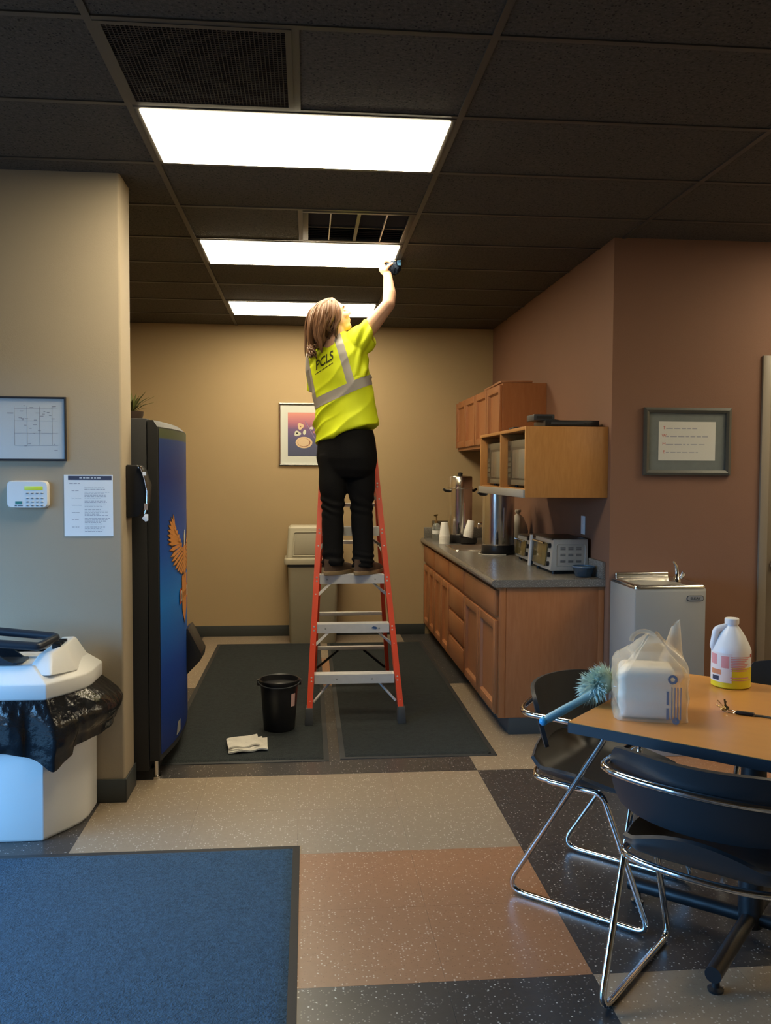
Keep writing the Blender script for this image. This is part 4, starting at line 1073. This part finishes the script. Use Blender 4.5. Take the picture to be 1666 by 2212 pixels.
c1 = copy_tree(c0); c1['label'] = 'black shell armchair with its back to the entrance mat, pulled up to the table'
place(c1, V(.822, 2.325, 0)+fN*.265-sN*.232, R(47))
c2 = copy_tree(c0); c2['label'] = 'black shell armchair across the table, beyond the jug of yellow liquid'
pO = tc+(tu+tv*1.0).normalized()*0+tv*(TS/2+.22)+tu*.03
place(c2, pO, R(48+180))

# ================================================================== THINGS ON THE TABLE
TZ = .7457
# jug of yellow liquid
jg = thing('plastic_jug', 'translucent white jug half full of yellow liquid on the table', 'jug', (1.575, 3.09, TZ), R(-10))
JUGW = mat('milky_jug', (.74, .76, .78), .35); JY = mat('yellow_liquid_in_jug', (.80, .66, .03), .3)
n = 32
MB().lathe([(.064, 0), (.070, .005), (.070, .080)], n).build('liquid_band', JY, jg, smooth=40)
MB().lathe([(.0699, .0800), (.070, .082), (.070, .138), (.064, .155), (.050, .185), (.034, .212), (.024, .224), (.0215, .228), (.0215, .236), (.01, .236)], n).build('bottle', JUGW, jg, smooth=50)
MB().lathe([(.0245, .232), (.0255, .236), (.0255, .252), (.023, .2545), (.002, .2545)], 24).build('cap', WHITE, jg, smooth=40)
hp = fillet([V(-.020, 0, .222), V(-.056, 0, .212), V(-.066, 0, .150), V(-.058, 0, .132)], .02, 5)
MB().tube(hp, .0125, 10).build('handle', JUGW, jg, smooth=60)
LR = mat('label_red_print', (.68, .30, .30), .5); LW = mat('label_white', (.76, .72, .70), .5); LO = mat('label_orange', (.62, .25, .12), .5)
def wrap(name, a0, a1, z0, z1, m_, r_=.0706, parent=jg):
    k = max(3, int((a1-a0)/5))
    return MB().loft([[V(math.cos(R(a0+(a1-a0)*i/k))*r_, math.sin(R(a0+(a1-a0)*i/k))*r_, z) for i in range(k+1)] for z in (z0, z1)], cap=False, closed=False).build(name, m_, parent, smooth=60)
lb = wrap('label', -208, -104, .024, .132, LW)
wrap('label_block', -176, -150, .088, .126, LR, .0711, lb); wrap('label_block', -135, -112, .078, .122, LR, .0711, lb); wrap('label_block', -172, -135, .052, .070, LO, .0711, lb)
for k in range(9): wrap('label_line', -108, -45-(k*7) % 23, .118-k*.0062, .121-k*.0062, LR, .0711, lb)
wrap('label_line', -108, -40, .034, .037, LR, .0711, lb); wrap('label_line', -108, -50, .042, .046, LR, .0711, lb)
wrap('barcode', -168, -142, .030, .046, INK_D, .0711, lb); wrap('label_mark', -42, -33, .118, .130, INK_R, .0712, lb)
# bag with packs of napkins
bagt = thing('shopping_bag', 'thin plastic shopping bag wrapped round a white pack of napkins on the table', 'bag', (1.128, 2.730, TZ), R(-16))
NAP = mat('white_napkin_pack', (.88, .83, .74), .5, bump=.15, bump_s=60)
FILM = mat('thin_plastic_film', (.86, .73, .52), .25, alpha=.40)
FILM_N = MATS['thin_plastic_film']
MB().box(-.108, .062, -.066, .070, .002, .168).build('napkin_pack', NAP, bagt, bevel=.020, seg=4)
MB().box(-.108, .066, .076, .118, .002, .150).build('napkin_pack', mat('tan_pack', (.48, .36, .19), .5), bagt, bevel=.012, seg=3)
rings = []
lev = [(0.0, 1.00), (.004, 1.04), (.06, 1.05), (.12, 1.05), (.158, 1.03), (.178, .93), (.198, .70), (.220, .46), (.240, .27), (.254, .16), (.264, .07)]
NB = 132
def lev_at(q):
    i_ = min(int(q), len(lev)-2); f_ = q-i_; return [lev[i_][c_]*(1-f_)+lev[i_+1][c_]*f_ for c_ in (0, 1)]
for k in range(41):
    z, s_ = lev_at(k*(len(lev)-1)/40); ring = []
    base_ = rrect(.104, .108, .03, z, 32)
    top = max(0, min(1, (z-.14)/.05))
    for q, p in enumerate(base_):
        d = V(p.x, p.y, 0).normalized(); a_ = math.atan2(d.y, d.x)
        ridged = lambda v_: 1-2*abs(noise.noise(v_))
        cr = .008*ridged(V(p.x*11, p.y*11, z*14))+.004*ridged(V(p.x*30, p.y*30, z*34+4))
        gather = top*.016*math.sin(a_*11+2.5*noise.noise(V(a_*2, z*8, 1)))*s_
        ring.append(V(p.x*s_-.012+.012*top+d.x*(cr+gather), p.y*s_+.024+.01*top+d.y*(cr+gather), max(0, z+top*.012*noise.noise(V(p.x*26, p.y*26, 5)))))
    rings.append(ring)
MB().loft(rings, cap=False).build('bag_film', FILM, bagt, smooth=70)
hpts = []
ear = MB()                                    # the second handle loop standing up behind
er = []
for k in range(7):
    u = k/6; z = .12+.172*u; wv = .065*(1-u*.72)
    er.append([V(.060+.018*u+wv*math.cos(2*math.pi*i/14)*.75+.004*noise.noise(V(i, k, 0)), .085+wv*.7*math.sin(2*math.pi*i/14), z+.012*math.cos(2*math.pi*i/14)*u) for i in range(14)])
ear.loft(er, cap=False).build('bag_handle', FILM, bagt, smooth=70)
lpq = [V(-.03+.04*math.cos(q), .02, .238+.034*math.sin(q)) for q in [math.pi*k/10 for k in range(11)]]
MB().tube(lpq, .010, 8, sx=.5).build('bag_handle', FILM, bagt, smooth=70)
pr = bpy.data.objects.new('bag_print', None); COL.objects.link(pr); pr.parent = bagt
BLP = mat('blue_grey_print', (.20, .21, .25), .5)
yf = -.0955
for k in range(4): MB().box(.045+k*.009, .048+k*.009, yf-.0024, yf-.002, .014, .118).build('print_bar', BLP, pr)
dashes(None, -.052, .052, 0, .013, 0, 12, BLP).xf(Matrix.Translation((.034, yf-.0022, .066)) @ Matrix.Rotation(R(-90), 4, 'Y')).build('print_line', BLP, pr)
def disc2(x, z, r0, r1, nm): 
    o = MB(); k = 20
    o.loft([[V(x+r*math.cos(2*math.pi*i/k), yf-.0024, z+r*math.sin(2*math.pi*i/k)) for i in range(k)] for r in (r0, r1)], cap=False); o.build(nm, BLP, pr)
disc2(.048, .142, .007, .015, 'print_ring'); disc2(.060, .010, .002, .011, 'print_ring')
MB().prism([V(.112, .02, .045), V(.112, .062, .045), V(.112, .062, .085), V(.112, .03, .085)], (.0006, 0, 0)).build('blue_block_print', mat('navy_print', (.03, .05, .16), .5), pr)
# keys on the table
t = thing('key_bunch', 'bunch of keys with a black fob on the table', 'keys', (1.395, 2.735, TZ), R(-38))
MB().tube([V(.018*math.cos(q), .018*math.sin(q), .004) for q in [2*math.pi*k/20 for k in range(21)]], .0016, 6).build('ring', STEEL, t)
MB().box(.018, .075, -.010, .010, .001, .011).build('fob', BLACK, t, bevel=.004, seg=3)
for k, (an, L_) in enumerate(((150, .045), (110, .05), (190, .04))):
    M_ = Matrix.Translation((-.012, 0, .003+k*.003)) @ Matrix.Rotation(R(an), 4, 'Z') @ Matrix.Rotation(R(-18-14*k), 4, 'Y')
    kk = MB(); kk.lathe([(.010, -.001), (.011, 0), (.010, .001)], 14, (.012, 0, 0)); kk.box(.02, L_, -.003, .003, -.0009, .0009); kk.box(L_-.014, L_-.010, -.005, 0, -.0009, .0009); kk.xf(M_).build('key', GOLD, t)
st = MB(); path = [V(.075+.022*k, .006*math.sin(k*1.3), .003) for k in range(6)]
st.tube(path, .006, 8, sx=.35).build('lanyard', mat('olive_lanyard', (.17, .15, .09), .8), t)
# feather duster lying from the chair arm onto the table
p_end = V(.792, 2.830, .704); p_hd = V(.985, 2.868, .790)
ax = (p_hd-p_end).normalized()
du = thing('duster', 'blue-handled duster with a fluffy mint head leaning on the chair arm', 'duster', (0, 0, 0))
DB = mat('duster_blue', (.17, .36, .44), .40); DB2 = mat('duster_blue_tip', (.05, .33, .60), .3)
MB().tube([p_end, p_end+ax*.02, p_end+ax*.10, p_end+ax*.12, p_end+ax*.225, p_hd], [.011, .0145, .0145, .0135, .0135, .011], 14).build('handle', DB, du, smooth=40)
MB().ell(p_end-ax*.002, .0145).build('end_cap', DB2, du)
rd = random.Random(9); fz = MB(); hc = p_hd+ax*.030+V(0, .02, .012)
for k in range(1500):
    d = V(rd.gauss(0, 1), rd.gauss(0, 1), rd.gauss(0, 1)).normalized()
    st_ = hc+ax*rd.uniform(-.035, .035); L_ = rd.uniform(.055, .080)
    q = d.orthogonal().normalized()*.0022; bend = V(0, 0, -.008)
    tp_ = st_+d*L_+bend; rel = tp_-V(.822, 2.674, 0)
    bl = Matrix.Rotation(R(16), 3, 'Z') @ (tp_-V(1.128, 2.730, 0))
    if abs(bl.x+.012) < .128 and -.11 < bl.y < .155: continue                              # and outside the bag
    if rel.dot(tu) > -.012 and min((st_+d*L_*.7+bend*.4).z, tp_.z) < .752: continue      # fibres stay above the table top
    fz.add([st_-q, st_+q, st_+d*L_*.7+q*.9+bend*.4, st_+d*L_*.7-q*.9+bend*.4, st_+d*L_+bend], [[0, 1, 2, 3], [3, 2, 4]])
tag(fz.build('fluffy_head', mat('mint_fibres', (.46, .64, .60), .9, sheen=.3), du, smooth=0, normals=False), kind='stuff')
MB().ell(hc, (.040, .040, .040)).build('head_core', mat('mint_core', (.30, .46, .42), .9), du)

# ================================================================== THE PERSON
person = thing('person', 'person in a yellow-green reflective T-shirt and black trousers reaching up from the ladder', 'person', (.25, 5.50, .888))
PO = Vector(person.location)
def kid(o, parent=None):                       # keep world placement under the person
    o.parent = person
    o.matrix_parent_inverse = Matrix.Translation(-PO)
    return o
SKIN = mat('skin', (.58, .34, .23), .5, noise_s=20, noise_amt=.06)
AN = R(32); FT = V(math.sin(AN), math.cos(AN), 0); RT = V(math.cos(AN), -math.sin(AN), 0)
def ering(c, a, b, tilt=0, n=36, p=2.3):
    out = []
    for k in range(n):
        q = 2*math.pi*k/n; cc, ss = math.cos(q), math.sin(q)
        u = math.copysign(abs(cc)**(2/p), cc)*a; v = math.copysign(abs(ss)**(2/p), ss)*b
        out.append(Vector(c)+RT*u+FT*v+V(0, 0, tilt*u))
    return out
# joints
SHR_, ELR, WRR = V(.325, 5.455, 2.355), V(.497, 5.365, 2.562), V(.502, 5.500, 2.772)
SHL, ELL, WRL = V(.065, 5.600, 2.255), V(.085, 5.700, 1.990), V(.185, 5.765, 1.815)
HC = V(.163, 5.500, 2.500)
fh = V(.845, .25, .47).normalized(); sh = fh.cross(V(0, 0, 1)).normalized(); uh = sh.cross(fh).normalized()
HM = Matrix((fh, -sh, uh)).transposed()         # local (forward, left, up) -> world
def hp_(f, s_, u): return HC + HM @ V(f, s_, u)
bd = MB()
# head and face
bd.ell(hp_(-.012, 0, .028), (.098, .074, .088), HM); bd.ell(hp_(.022, 0, -.030), (.072, .062, .082), HM)
bd.ell(hp_(.058, 0, -.092), (.026, .026, .022), HM); bd.ell(hp_(.030, 0, -.082), (.052, .050, .030), HM)
bd.ell(hp_(.078, 0, .030), (.016, .050, .012), HM)
bd.capsule(hp_(.088, 0, .018), hp_(.107, 0, -.020), .008, .0125); bd.ell(hp_(.095, .011, -.024), (.010, .008, .008), HM); bd.ell(hp_(.095, -.011, -.024), (.010, .008, .008), HM)
bd.ell(hp_(.084, 0, -.053), (.012, .022, .007), HM); bd.ell(hp_(.081, 0, -.064), (.012, .019, .008), HM)
for s_ in (-1, 1):
    bd.ell(hp_(-.008, .074*s_, -.012), (.018, .008, .030), HM)
    bd.ell(hp_(.060, .045*s_, -.022), (.026, .020, .022), HM)
bd.capsule(hp_(-.012, 0, -.07), V(.185, 5.515, 2.36), .054, .062)
# trunk and legs (under the clothes), joined to the limbs
bd.capsule(V(.19, 5.515, 2.30), V(.225, 5.52, 2.0), .095, .10); bd.capsule(V(.225, 5.52, 2.0), V(.25, 5.52, 1.66), .10, .115)
bd.capsule(V(.19, 5.515, 2.30), SHR_, .07, .055); bd.capsule(V(.19, 5.515, 2.28), SHL, .07, .055)
for kx, ax_, ay in ((.160, .158, 5.475), (.345, .352, 5.470)):
    bd.capsule(V(kx+.01 if kx < .2 else kx-.01, 5.515, 1.62), V(kx, 5.50, 1.33), .075, .05); bd.capsule(V(kx, 5.50, 1.33), V(ax_, ay, .97), .05, .035)
    bd.capsule(V(ax_, ay, .97), V(ax_+.08, ay+.10, .925), .033, .022)
# right arm, raised
bd.capsule(SHR_, SHR_.lerp(ELR, .55), .052, .049); bd.capsule(SHR_.lerp(ELR, .5), ELR, .050, .040)
mid = ELR.lerp(WRR, .32)+V(.008, -.004, 0)
bd.capsule(ELR, mid, .039, .042); bd.capsule(mid, WRR, .041, .026)
# right hand closed on the cloth
PM = V(.476, 5.518, 2.808)
bd.capsule(WRR, PM, .026, .028); bd.ell(PM, (.022, .042, .034)); bd.ell(V(.468, 5.518, 2.824), (.018, .042, .018))
for i in range(4):
    y = 5.487+.0205*i; l_ = (.92, 1.0, .97, .80)[i]
    k0 = V(.464, y, 2.832); k1 = V(.474+.006*l_, y, 2.8525); k2 = V(.492+.018*l_, y-.001, 2.852); k3 = V(.503+.024*l_, y-.001, 2.838)
    bd.capsule(k0, k1, .0095, .0090, 10); bd.capsule(k1, k2, .0090, .0084, 10); bd.capsule(k2, k3, .0084, .0072, 10)
bd.capsule(V(.488, 5.480, 2.795), V(.505, 5.462, 2.818), .0125, .0108, 10); bd.capsule(V(.505, 5.462, 2.818), V(.527, 5.466, 2.834), .0105, .0085, 10)
# left arm, hand on the ladder rail
bd.capsule(SHL, ELL, .052, .040); m2 = ELL.lerp(WRL, .3); bd.capsule(ELL, m2, .040, .041); bd.capsule(m2, WRL, .040, .026)
LPM = WRL+V(.012, .012, -.035); bd.capsule(WRL, LPM, .025, .026); bd.ell(LPM, (.018, .038, .034))
for i in range(4):
    b0 = LPM+V(-.012, .030, .022-.019*i); b1 = b0+V(.004, .028, .002); b2 = b1+V(.026, .006, 0)
    bd.capsule(b0, b1, .0092, .0088, 10); bd.capsule(b1, b2, .0088, .0075, 10)
bd.capsule(LPM+V(.010, -.01, .020), LPM+V(.034, .012, .034), .011, .010, 10); bd.capsule(LPM+V(.034, .012, .034), LPM+V(.042, .036, .030), .0098, .008, 10)
body = kid(obj_from(remeshed(bd, .0052, 3), 'body', SKIN))
EYEW = mat('eye_white', (.75, .72, .68), .3); IRIS = mat('eye_iris', (.08, .05, .03), .3); LIP = mat('lip', (.42, .17, .13), .5)
for s_ in (-1, 1):
    e = kid(MB().ell(hp_(.073, .030*s_, .010), (.0125, .014, .0095), HM).build('eye', EYEW)); kid(MB().ell(hp_(.084, .030*s_, .010), (.003, .006, .006), HM).build('iris', IRIS))
    kid(MB().capsule(hp_(.088, .016*s_, .031), hp_(.076, .048*s_, .034), .0045, .003).build('eyebrow', mat('brow_brown', (.09, .05, .03), .8)))
kid(MB().ell(hp_(.0875, 0, -.0585), (.010, .020, .0035), HM).build('lips', LIP))
# hair
HAIR = mat('brown_hair', (.120, .056, .026), .45, noise_s=55, noise_amt=.65, stretch=(1, 1, .12))
hb = MB()
hb.ell(HC+HM @ V(-.028, 0, .036), (.088, .083, .086), HM); hb.ell(V(.094, 5.503, 2.440), (.060, .078, .080)); hb.ell(V(.078, 5.500, 2.360), (.042, .066, .055))
rd = random.Random(21)
LOCKS = 46
for k in range(LOCKS):
    a = R(40+280*((k*.618) % 1.0)) if k < 30 else R(rd.uniform(205, 322))
    back = -math.cos(a)
    root = HC+HM @ V(.060-.055*rd.random()-.02*abs(math.sin(a)), rd.uniform(-.03, .03), .106)
    rr = rd.uniform(.80, 1.10)
    ex, ey = .086+.082*math.cos(a)*rr, 5.502+.098*math.sin(a)*rr
    ez = 2.368-.090*max(0, back)**.8 - .02*(1-abs(back)) + rd.uniform(-.05, .05)
    if math.cos(a) > .35: ex += .018; ez += .025
    vol = rd.uniform(.90, 1.20)
    rad = V(math.cos(a), math.sin(a), 0); tan_ = V(-math.sin(a), math.cos(a), 0)
    ctl1 = HC+rad*.125*vol+V(-.035, 0, .085); ctl2 = V(ex+.004, ey, 2.435+rd.uniform(-.03, .03))+rad*.030*vol
    tip = V(ex, ey, ez)+rad*rd.uniform(-.040, .010)+tan_*rd.uniform(-.03, .03)
    ph = rd.uniform(0, 6.28); wa = rd.uniform(.006, .016); fr_ = rd.uniform(7, 11); wid = rd.uniform(.012, .020)
    for j in range(8):
        oa = rd.uniform(0, 6.28); orr = wid*math.sqrt(rd.random()); w0 = rd.uniform(.0035, .0065); lag = rd.uniform(-.4, .4)
        pts = []
        for q in range(17):
            s_ = q/16; b_ = (1-s_)**3*root+3*s_*(1-s_)**2*ctl1+3*s_*s_*(1-s_)*ctl2+s_**3*tip
            sp_ = orr*(.35+1.0*math.sin(min(1, s_*1.25)*math.pi*.62))*(1-.75*s_**4)
            wv = wa*s_*math.sin(s_*fr_+ph+lag)
            pts.append(b_+tan_*(sp_*math.cos(oa)+wv)+rad*(sp_*.45*math.sin(oa)+wv*.5))
        hb.tube(pts, [w0*.7]+[w0]*11+[w0*.9, w0*.8, w0*.6, w0*.4, w0*.1], 5)
for k in range(22):                                                   # curls at the nape
    a = R(rd.uniform(150, 265)); c_ = V(.048+.034*math.cos(a), 5.50+.075*math.sin(a), 2.285)
    hb.tube([c_+V(.014*math.cos(q*.8+k), .012*math.sin(q*.8+k), .03-.009*q) for q in range(9)], [.006]*6+[.005, .003, .001], 6)
kid(hb.build('hair', HAIR, None, smooth=60))

# T-shirt
sm = MB()
K = 1/.909
def sr(cx, z, half, tilt, cy=5.52, bb=.62): return ering((cx, cy, z), half*K, half*K*bb, tilt)
sm.loft([sr(.247, 1.768, .196, .30, bb=.66), sr(.245, 1.80, .193, .30, bb=.65), sr(.242, 1.87, .187, .29), sr(.234, 1.95, .181, .28), sr(.218, 2.06, .178, .27), sr(.203, 2.16, .177, .27), sr(.196, 2.235, .172, .30), sr(.192, 2.295, .150, .36), sr(.192, 2.345, .110, .40), sr(.190, 2.385, .068, .3), sr(.188, 2.40, .055, .2)])
ad = (ELR-SHR_).normalized(); sd = V(.80, -.24, .42).normalized()
se = V(.400, 5.418, 2.405)
def perp_ring(c, d, r1, r2, n=28):
    u_ = d.cross(V(0, 1, 0)).normalized(); v_ = d.cross(u_)
    return [c+u_*r1*math.cos(2*math.pi*k/n)+v_*r2*math.sin(2*math.pi*k/n) for k in range(n)]
sm.loft([perp_ring(V(.235, 5.49, 2.285), V(.9, -.25, .3).normalized(), .085, .085), perp_ring(V(.30, 5.465, 2.325), V(.85, -.25, .4).normalized(), .097, .085), perp_ring(V(.355, 5.440, 2.368), sd, .092, .080), perp_ring(se, V(.93, -.2, .22).normalized(), .086, .074)])
ld = (ELL-SHL).normalized()
sm.loft([perp_ring(SHL+V(.05, -.03, .02), V(-.6, .5, -.3).normalized(), .075, .085), perp_ring(SHL, V(-.3, .5, -.8).normalized(), .078, .075), perp_ring(SHL+ld*.10, ld, .078, .074), perp_ring(SHL+ld*.205, ld, .082, .078)])
me = remeshed(sm, .0062, 3)
co = np.zeros(len(me.vertices)*3); me.vertices.foreach_get('co', co); co = co.reshape(-1, 3)
nr = np.zeros(len(me.vertices)*3); me.vertices.foreach_get('normal', nr); nr = nr.reshape(-1, 3)
for i in range(len(co)):
    x, y, z = co[i]; p = V(x, y, z)
    low = max(0, min(1, (2.02-z)/.25)); up = max(0, min(1, (z-2.05)/.2))
    # long diagonal pull folds rising from the left hip towards the raised arm
    w_ = (z*.72-(x-.1)*.70)*46 + 2.2*noise.noise(p*5)
    ridge = (1-abs(math.sin(w_*.5)))**2.2
    d_ = 0; amp = .028*low*max(0, min(1, (.38-x)/.12))*(.35+.65*max(0, min(1, (.30-x)/.22))) + .004
    d_ = amp*(ridge-.25) + .003*low*max(0, min(1, (.36-x)/.1)) + .006*noise.noise(p*9)
    # gathers under the raised sleeve
    if x > .27 and z > 2.12: d_ += .007*(math.sin((x*.92-(z-2.2)*.35)*115+2*noise.noise(p*8)))*min(1, (x-.27)/.06)
    w2 = (z*.80-(x-.05)*.60)*70+1.5*noise.noise(p*7)
    d_ += .013*low*max(0, (.24-x)/.2)*((1-abs(math.sin(w2*.5)))**3-.2)
    co[i] += nr[i]*d_
me.vertices.foreach_set('co', co.reshape(-1)); me.update()
HIVIS = mat('hi_vis_yellow', (.62, .72, .006), .65, bump=.12, bump_s=900)
shirt = kid(obj_from(me, 'tshirt', HIVIS))
REFL = mat('reflective_grey_tape', (.34, .32, .30), .45, metal=.25)
def stripe(planes):
    bm = bmesh.new(); bm.from_mesh(shirt.data)
    for c_, n_ in planes:                       # keep the side the normal points to
        bmesh.ops.bisect_plane(bm, geom=bm.verts[:]+bm.edges[:]+bm.faces[:], plane_co=c_, plane_no=n_, clear_inner=True)
    bm.normal_update()
    for v in bm.verts: v.co += v.normal*.0022
    m_ = bpy.data.meshes.new('reflective_stripe'); bm.to_mesh(m_); bm.free()
    o = kid(obj_from(m_, 'reflective_stripe', REFL)); o.parent = shirt; o.matrix_parent_inverse = Matrix.Identity(4)
    return o
wn = V(-.426, 0, 1).normalized(); wc = V(.045, 5.5, 1.960)
nosleeve = [(V(.0, 5.70, 2.0), V(.0, -1, 0))]
stripe([(wc-wn*.030, wn), (wc+wn*.030, -wn)] + nosleeve)
bkp = (V(.205, 5.52, 2.2), -FT)
rn = V(.963, 0, .270); rc = V(.222, 5.4, 2.24)
stripe([(rc-rn*.024, rn), (rc+rn*.024, -rn), (wc+wn*.025, wn), bkp])
ln = V(.98, 0, .196); lc = V(.024, 5.5, 2.09)
stripe([(lc-ln*.016, ln), (lc+ln*.016, -ln), (wc+wn*.025, wn), (V(0, 5.70, 2), V(0, -1, 0))])
# print on the back
bvh = BVHTree.FromPolygons([v.co.copy() for v in shirt.data.vertices], [list(p.vertices) for p in shirt.data.polygons])
PRT = mat('black_shirt_print', (.03, .035, .005), .7)
def wrap_print(o, dy=.0018):
    bm = bmesh.new(); bm.from_mesh(o.data)
    bmesh.ops.triangulate(bm, faces=bm.faces[:])
    bmesh.ops.subdivide_edges(bm, edges=[e for e in bm.edges if e.calc_length() > .008], cuts=2, use_grid_fill=True)
    for v in bm.verts:
        hit = bvh.ray_cast(V(v.co.x, 4.6, v.co.z), V(0, 1, 0))
        if hit[0] is not None: v.co.y = hit[0].y-dy
    bm.to_mesh(o.data); bm.free()
    kid(o); o.parent = shirt; o.matrix_parent_inverse = Matrix.Identity(4)
sl = Matrix.Rotation(R(-25), 4, 'Y')
shear = Matrix.Identity(4); shear[2][0] = .58
MT = Matrix.Translation((.106, 5.3, 2.222)) @ shear @ Matrix.Rotation(R(90), 4, 'X') @ Matrix.Diagonal((.62, 1, 1, 1))
wrap_print(text('PCLS', .080, PRT, MT, None, 'shirt_lettering', 0, bold=.0020))
dm = dashes(None, -.060, .062, 0, .009, 0, 6, PRT).xf(Matrix.Translation((.108, 5.3, 2.176)) @ shear)
wrap_print(dm.build('shirt_small_print', PRT))

# trousers
tm = MB()
def tr(cx, z, half, cy=5.52, bb=.72): return ering((cx, cy, z), half*K, half*K*bb)
tm.loft([tr(.250, 1.80, .155), tr(.249, 1.72, .171), tr(.250, 1.62, .180), tr(.252, 1.55, .168), tr(.254, 1.50, .130)])
for sgn, kx, ax_, ay in ((-1, .160, .160, 5.468), (1, .345, .350, 5.462)):
    tx = .165 if sgn < 0 else .338
    pts = [V(tx+.006*sgn, 5.515, 1.64), V(tx, 5.512, 1.46), V(kx, 5.505, 1.34), V(kx, 5.495, 1.24), V(ax_, ay+.015, 1.08), V(ax_, ay+.006, .985), V(ax_, ay, .938)]
    rs = [.086, .091, .074, .068, .067, .069, .070]
    tm.tube(pts, rs, 24)
me = remeshed(tm, .0075, 4)
co = np.zeros(len(me.vertices)*3); me.vertices.foreach_get('co', co); co = co.reshape(-1, 3)
nr = np.zeros(len(me.vertices)*3); me.vertices.foreach_get('normal', nr); nr = nr.reshape(-1, 3)
for i in range(len(co)):
    p = V(*co[i]); z = p.z
    cuff = max(0, min(1, (1.06-z)/.10)); knee = math.exp(-((z-1.33)/.07)**2)
    co[i] += nr[i]*(.006*noise.noise(p*8)+cuff*.007*math.sin(z*150+6*noise.noise(p*6))+knee*.005*math.sin(z*95+p.x*30+5*noise.noise(p*7)))
me.vertices.foreach_set('co', co.reshape(-1)); me.update()
kid(obj_from(me, 'trousers', mat('black_denim', (.0045, .0045, .005), .85, spec=.2, bump=.2, bump_s=300)))

# shoes
SHOE = mat('brown_suede', (.075, .045, .028), .75, noise_s=40, noise_amt=.2); SOLE = mat('tan_sole', (.30, .215, .115), .6)
sdir = V(.62, .785, 0).normalized(); sside = V(sdir.y, -sdir.x, 0)
zs = .8882
def shoe(hx, hy):
    def oring(l, w_, z): return [V(hx, hy, z)+sdir*x+sside*y for x, y in l_out(w_)]
    def l_out(g):
        o = []
        for k in range(28):
            q = 2*math.pi*k/28; x = .145-.150*math.cos(q)*(1+g); 
            u = (x/.29); wd = .036+.014*math.sin(min(1, max(0, u))*math.pi*.80+.25)
            o.append((x, wd*math.sin(q)*(1+g*3)))
        return o
    up = MB().loft([[V(hx, hy, z)+sdir*(x0+(x-.145)*sx_)+sside*(y*sy_) for x, y in l_out(0)] for z, sx_, sy_, x0 in
                    ((zs+.022, 1.0, 1.0, .145), (zs+.040, .985, .97, .145), (zs+.058, .88, .86, .130), (zs+.072, .66, .76, .098), (zs+.088, .47, .70, .070), (zs+.100, .40, .68, .062))]).build('shoe', SHOE, None, smooth=60)
    kid(up)
    so = MB().loft([[V(hx, hy, z)+sdir*(.145+(x-.145)*s_)+sside*y*s_ for x, y in l_out(0)] for z, s_ in ((zs, .97), (zs+.004, 1.02), (zs+.024, 1.04), (zs+.026, 1.0))]).build('sole', SOLE, None, smooth=40)
    so.parent = up
    for k in range(4):
        c_ = V(hx, hy, zs+.076-.0035*k)+sdir*(.125+.022*k)
        la = MB().tube([c_-sside*.022, c_+V(0, 0, .006), c_+sside*.022], .003, 6).build('lace', SHOE, None); la.parent = up
shoe(.112, 5.405); shoe(.300, 5.400)

# dark blue cloth in the raised hand
rd = random.Random(2); cl = MB(); rings = []
for j in range(15):
    a = math.pi*j/14; ring = []
    for k in range(26):
        b = 2*math.pi*k/26; d = V(math.sin(a)*math.cos(b), math.sin(a)*math.sin(b), -math.cos(a))
        r_ = 1+.16*noise.noise(d*2.3+V(4, 0, 0))+.10*math.sin(9*b+3*a)
        ring.append(V(.534+d.x*.052*r_, 5.520+d.y*.050*r_, min(2.858, 2.820+d.z*.044*r_)))
    rings.append(ring)
cl.loft(rings)
bc = thing('cleaning_cloth', 'dark blue cleaning cloth bunched in the raised hand', 'cloth', (.541, 5.525, 2.775))
q = cl.xf(Matrix.Translation((-.541, -5.525, -2.775))).build('cloth', mat('navy_microfibre', (.008, .020, .042), .8, bump=.4, bump_s=200), bc, smooth=60)
for k in range(4):
    MB().box(.020, .042, -.054, -.030, .050+.009*k, .0535+.009*k).build('light_stripe', mat('light_blue_stitch', (.10, .28, .50), .6), bc)
MB().box(-.022, .012, -.040, .010, .080, .0855).build('cream_tag', mat('cream_cloth', (.60, .52, .36), .7), bc, bevel=.002)
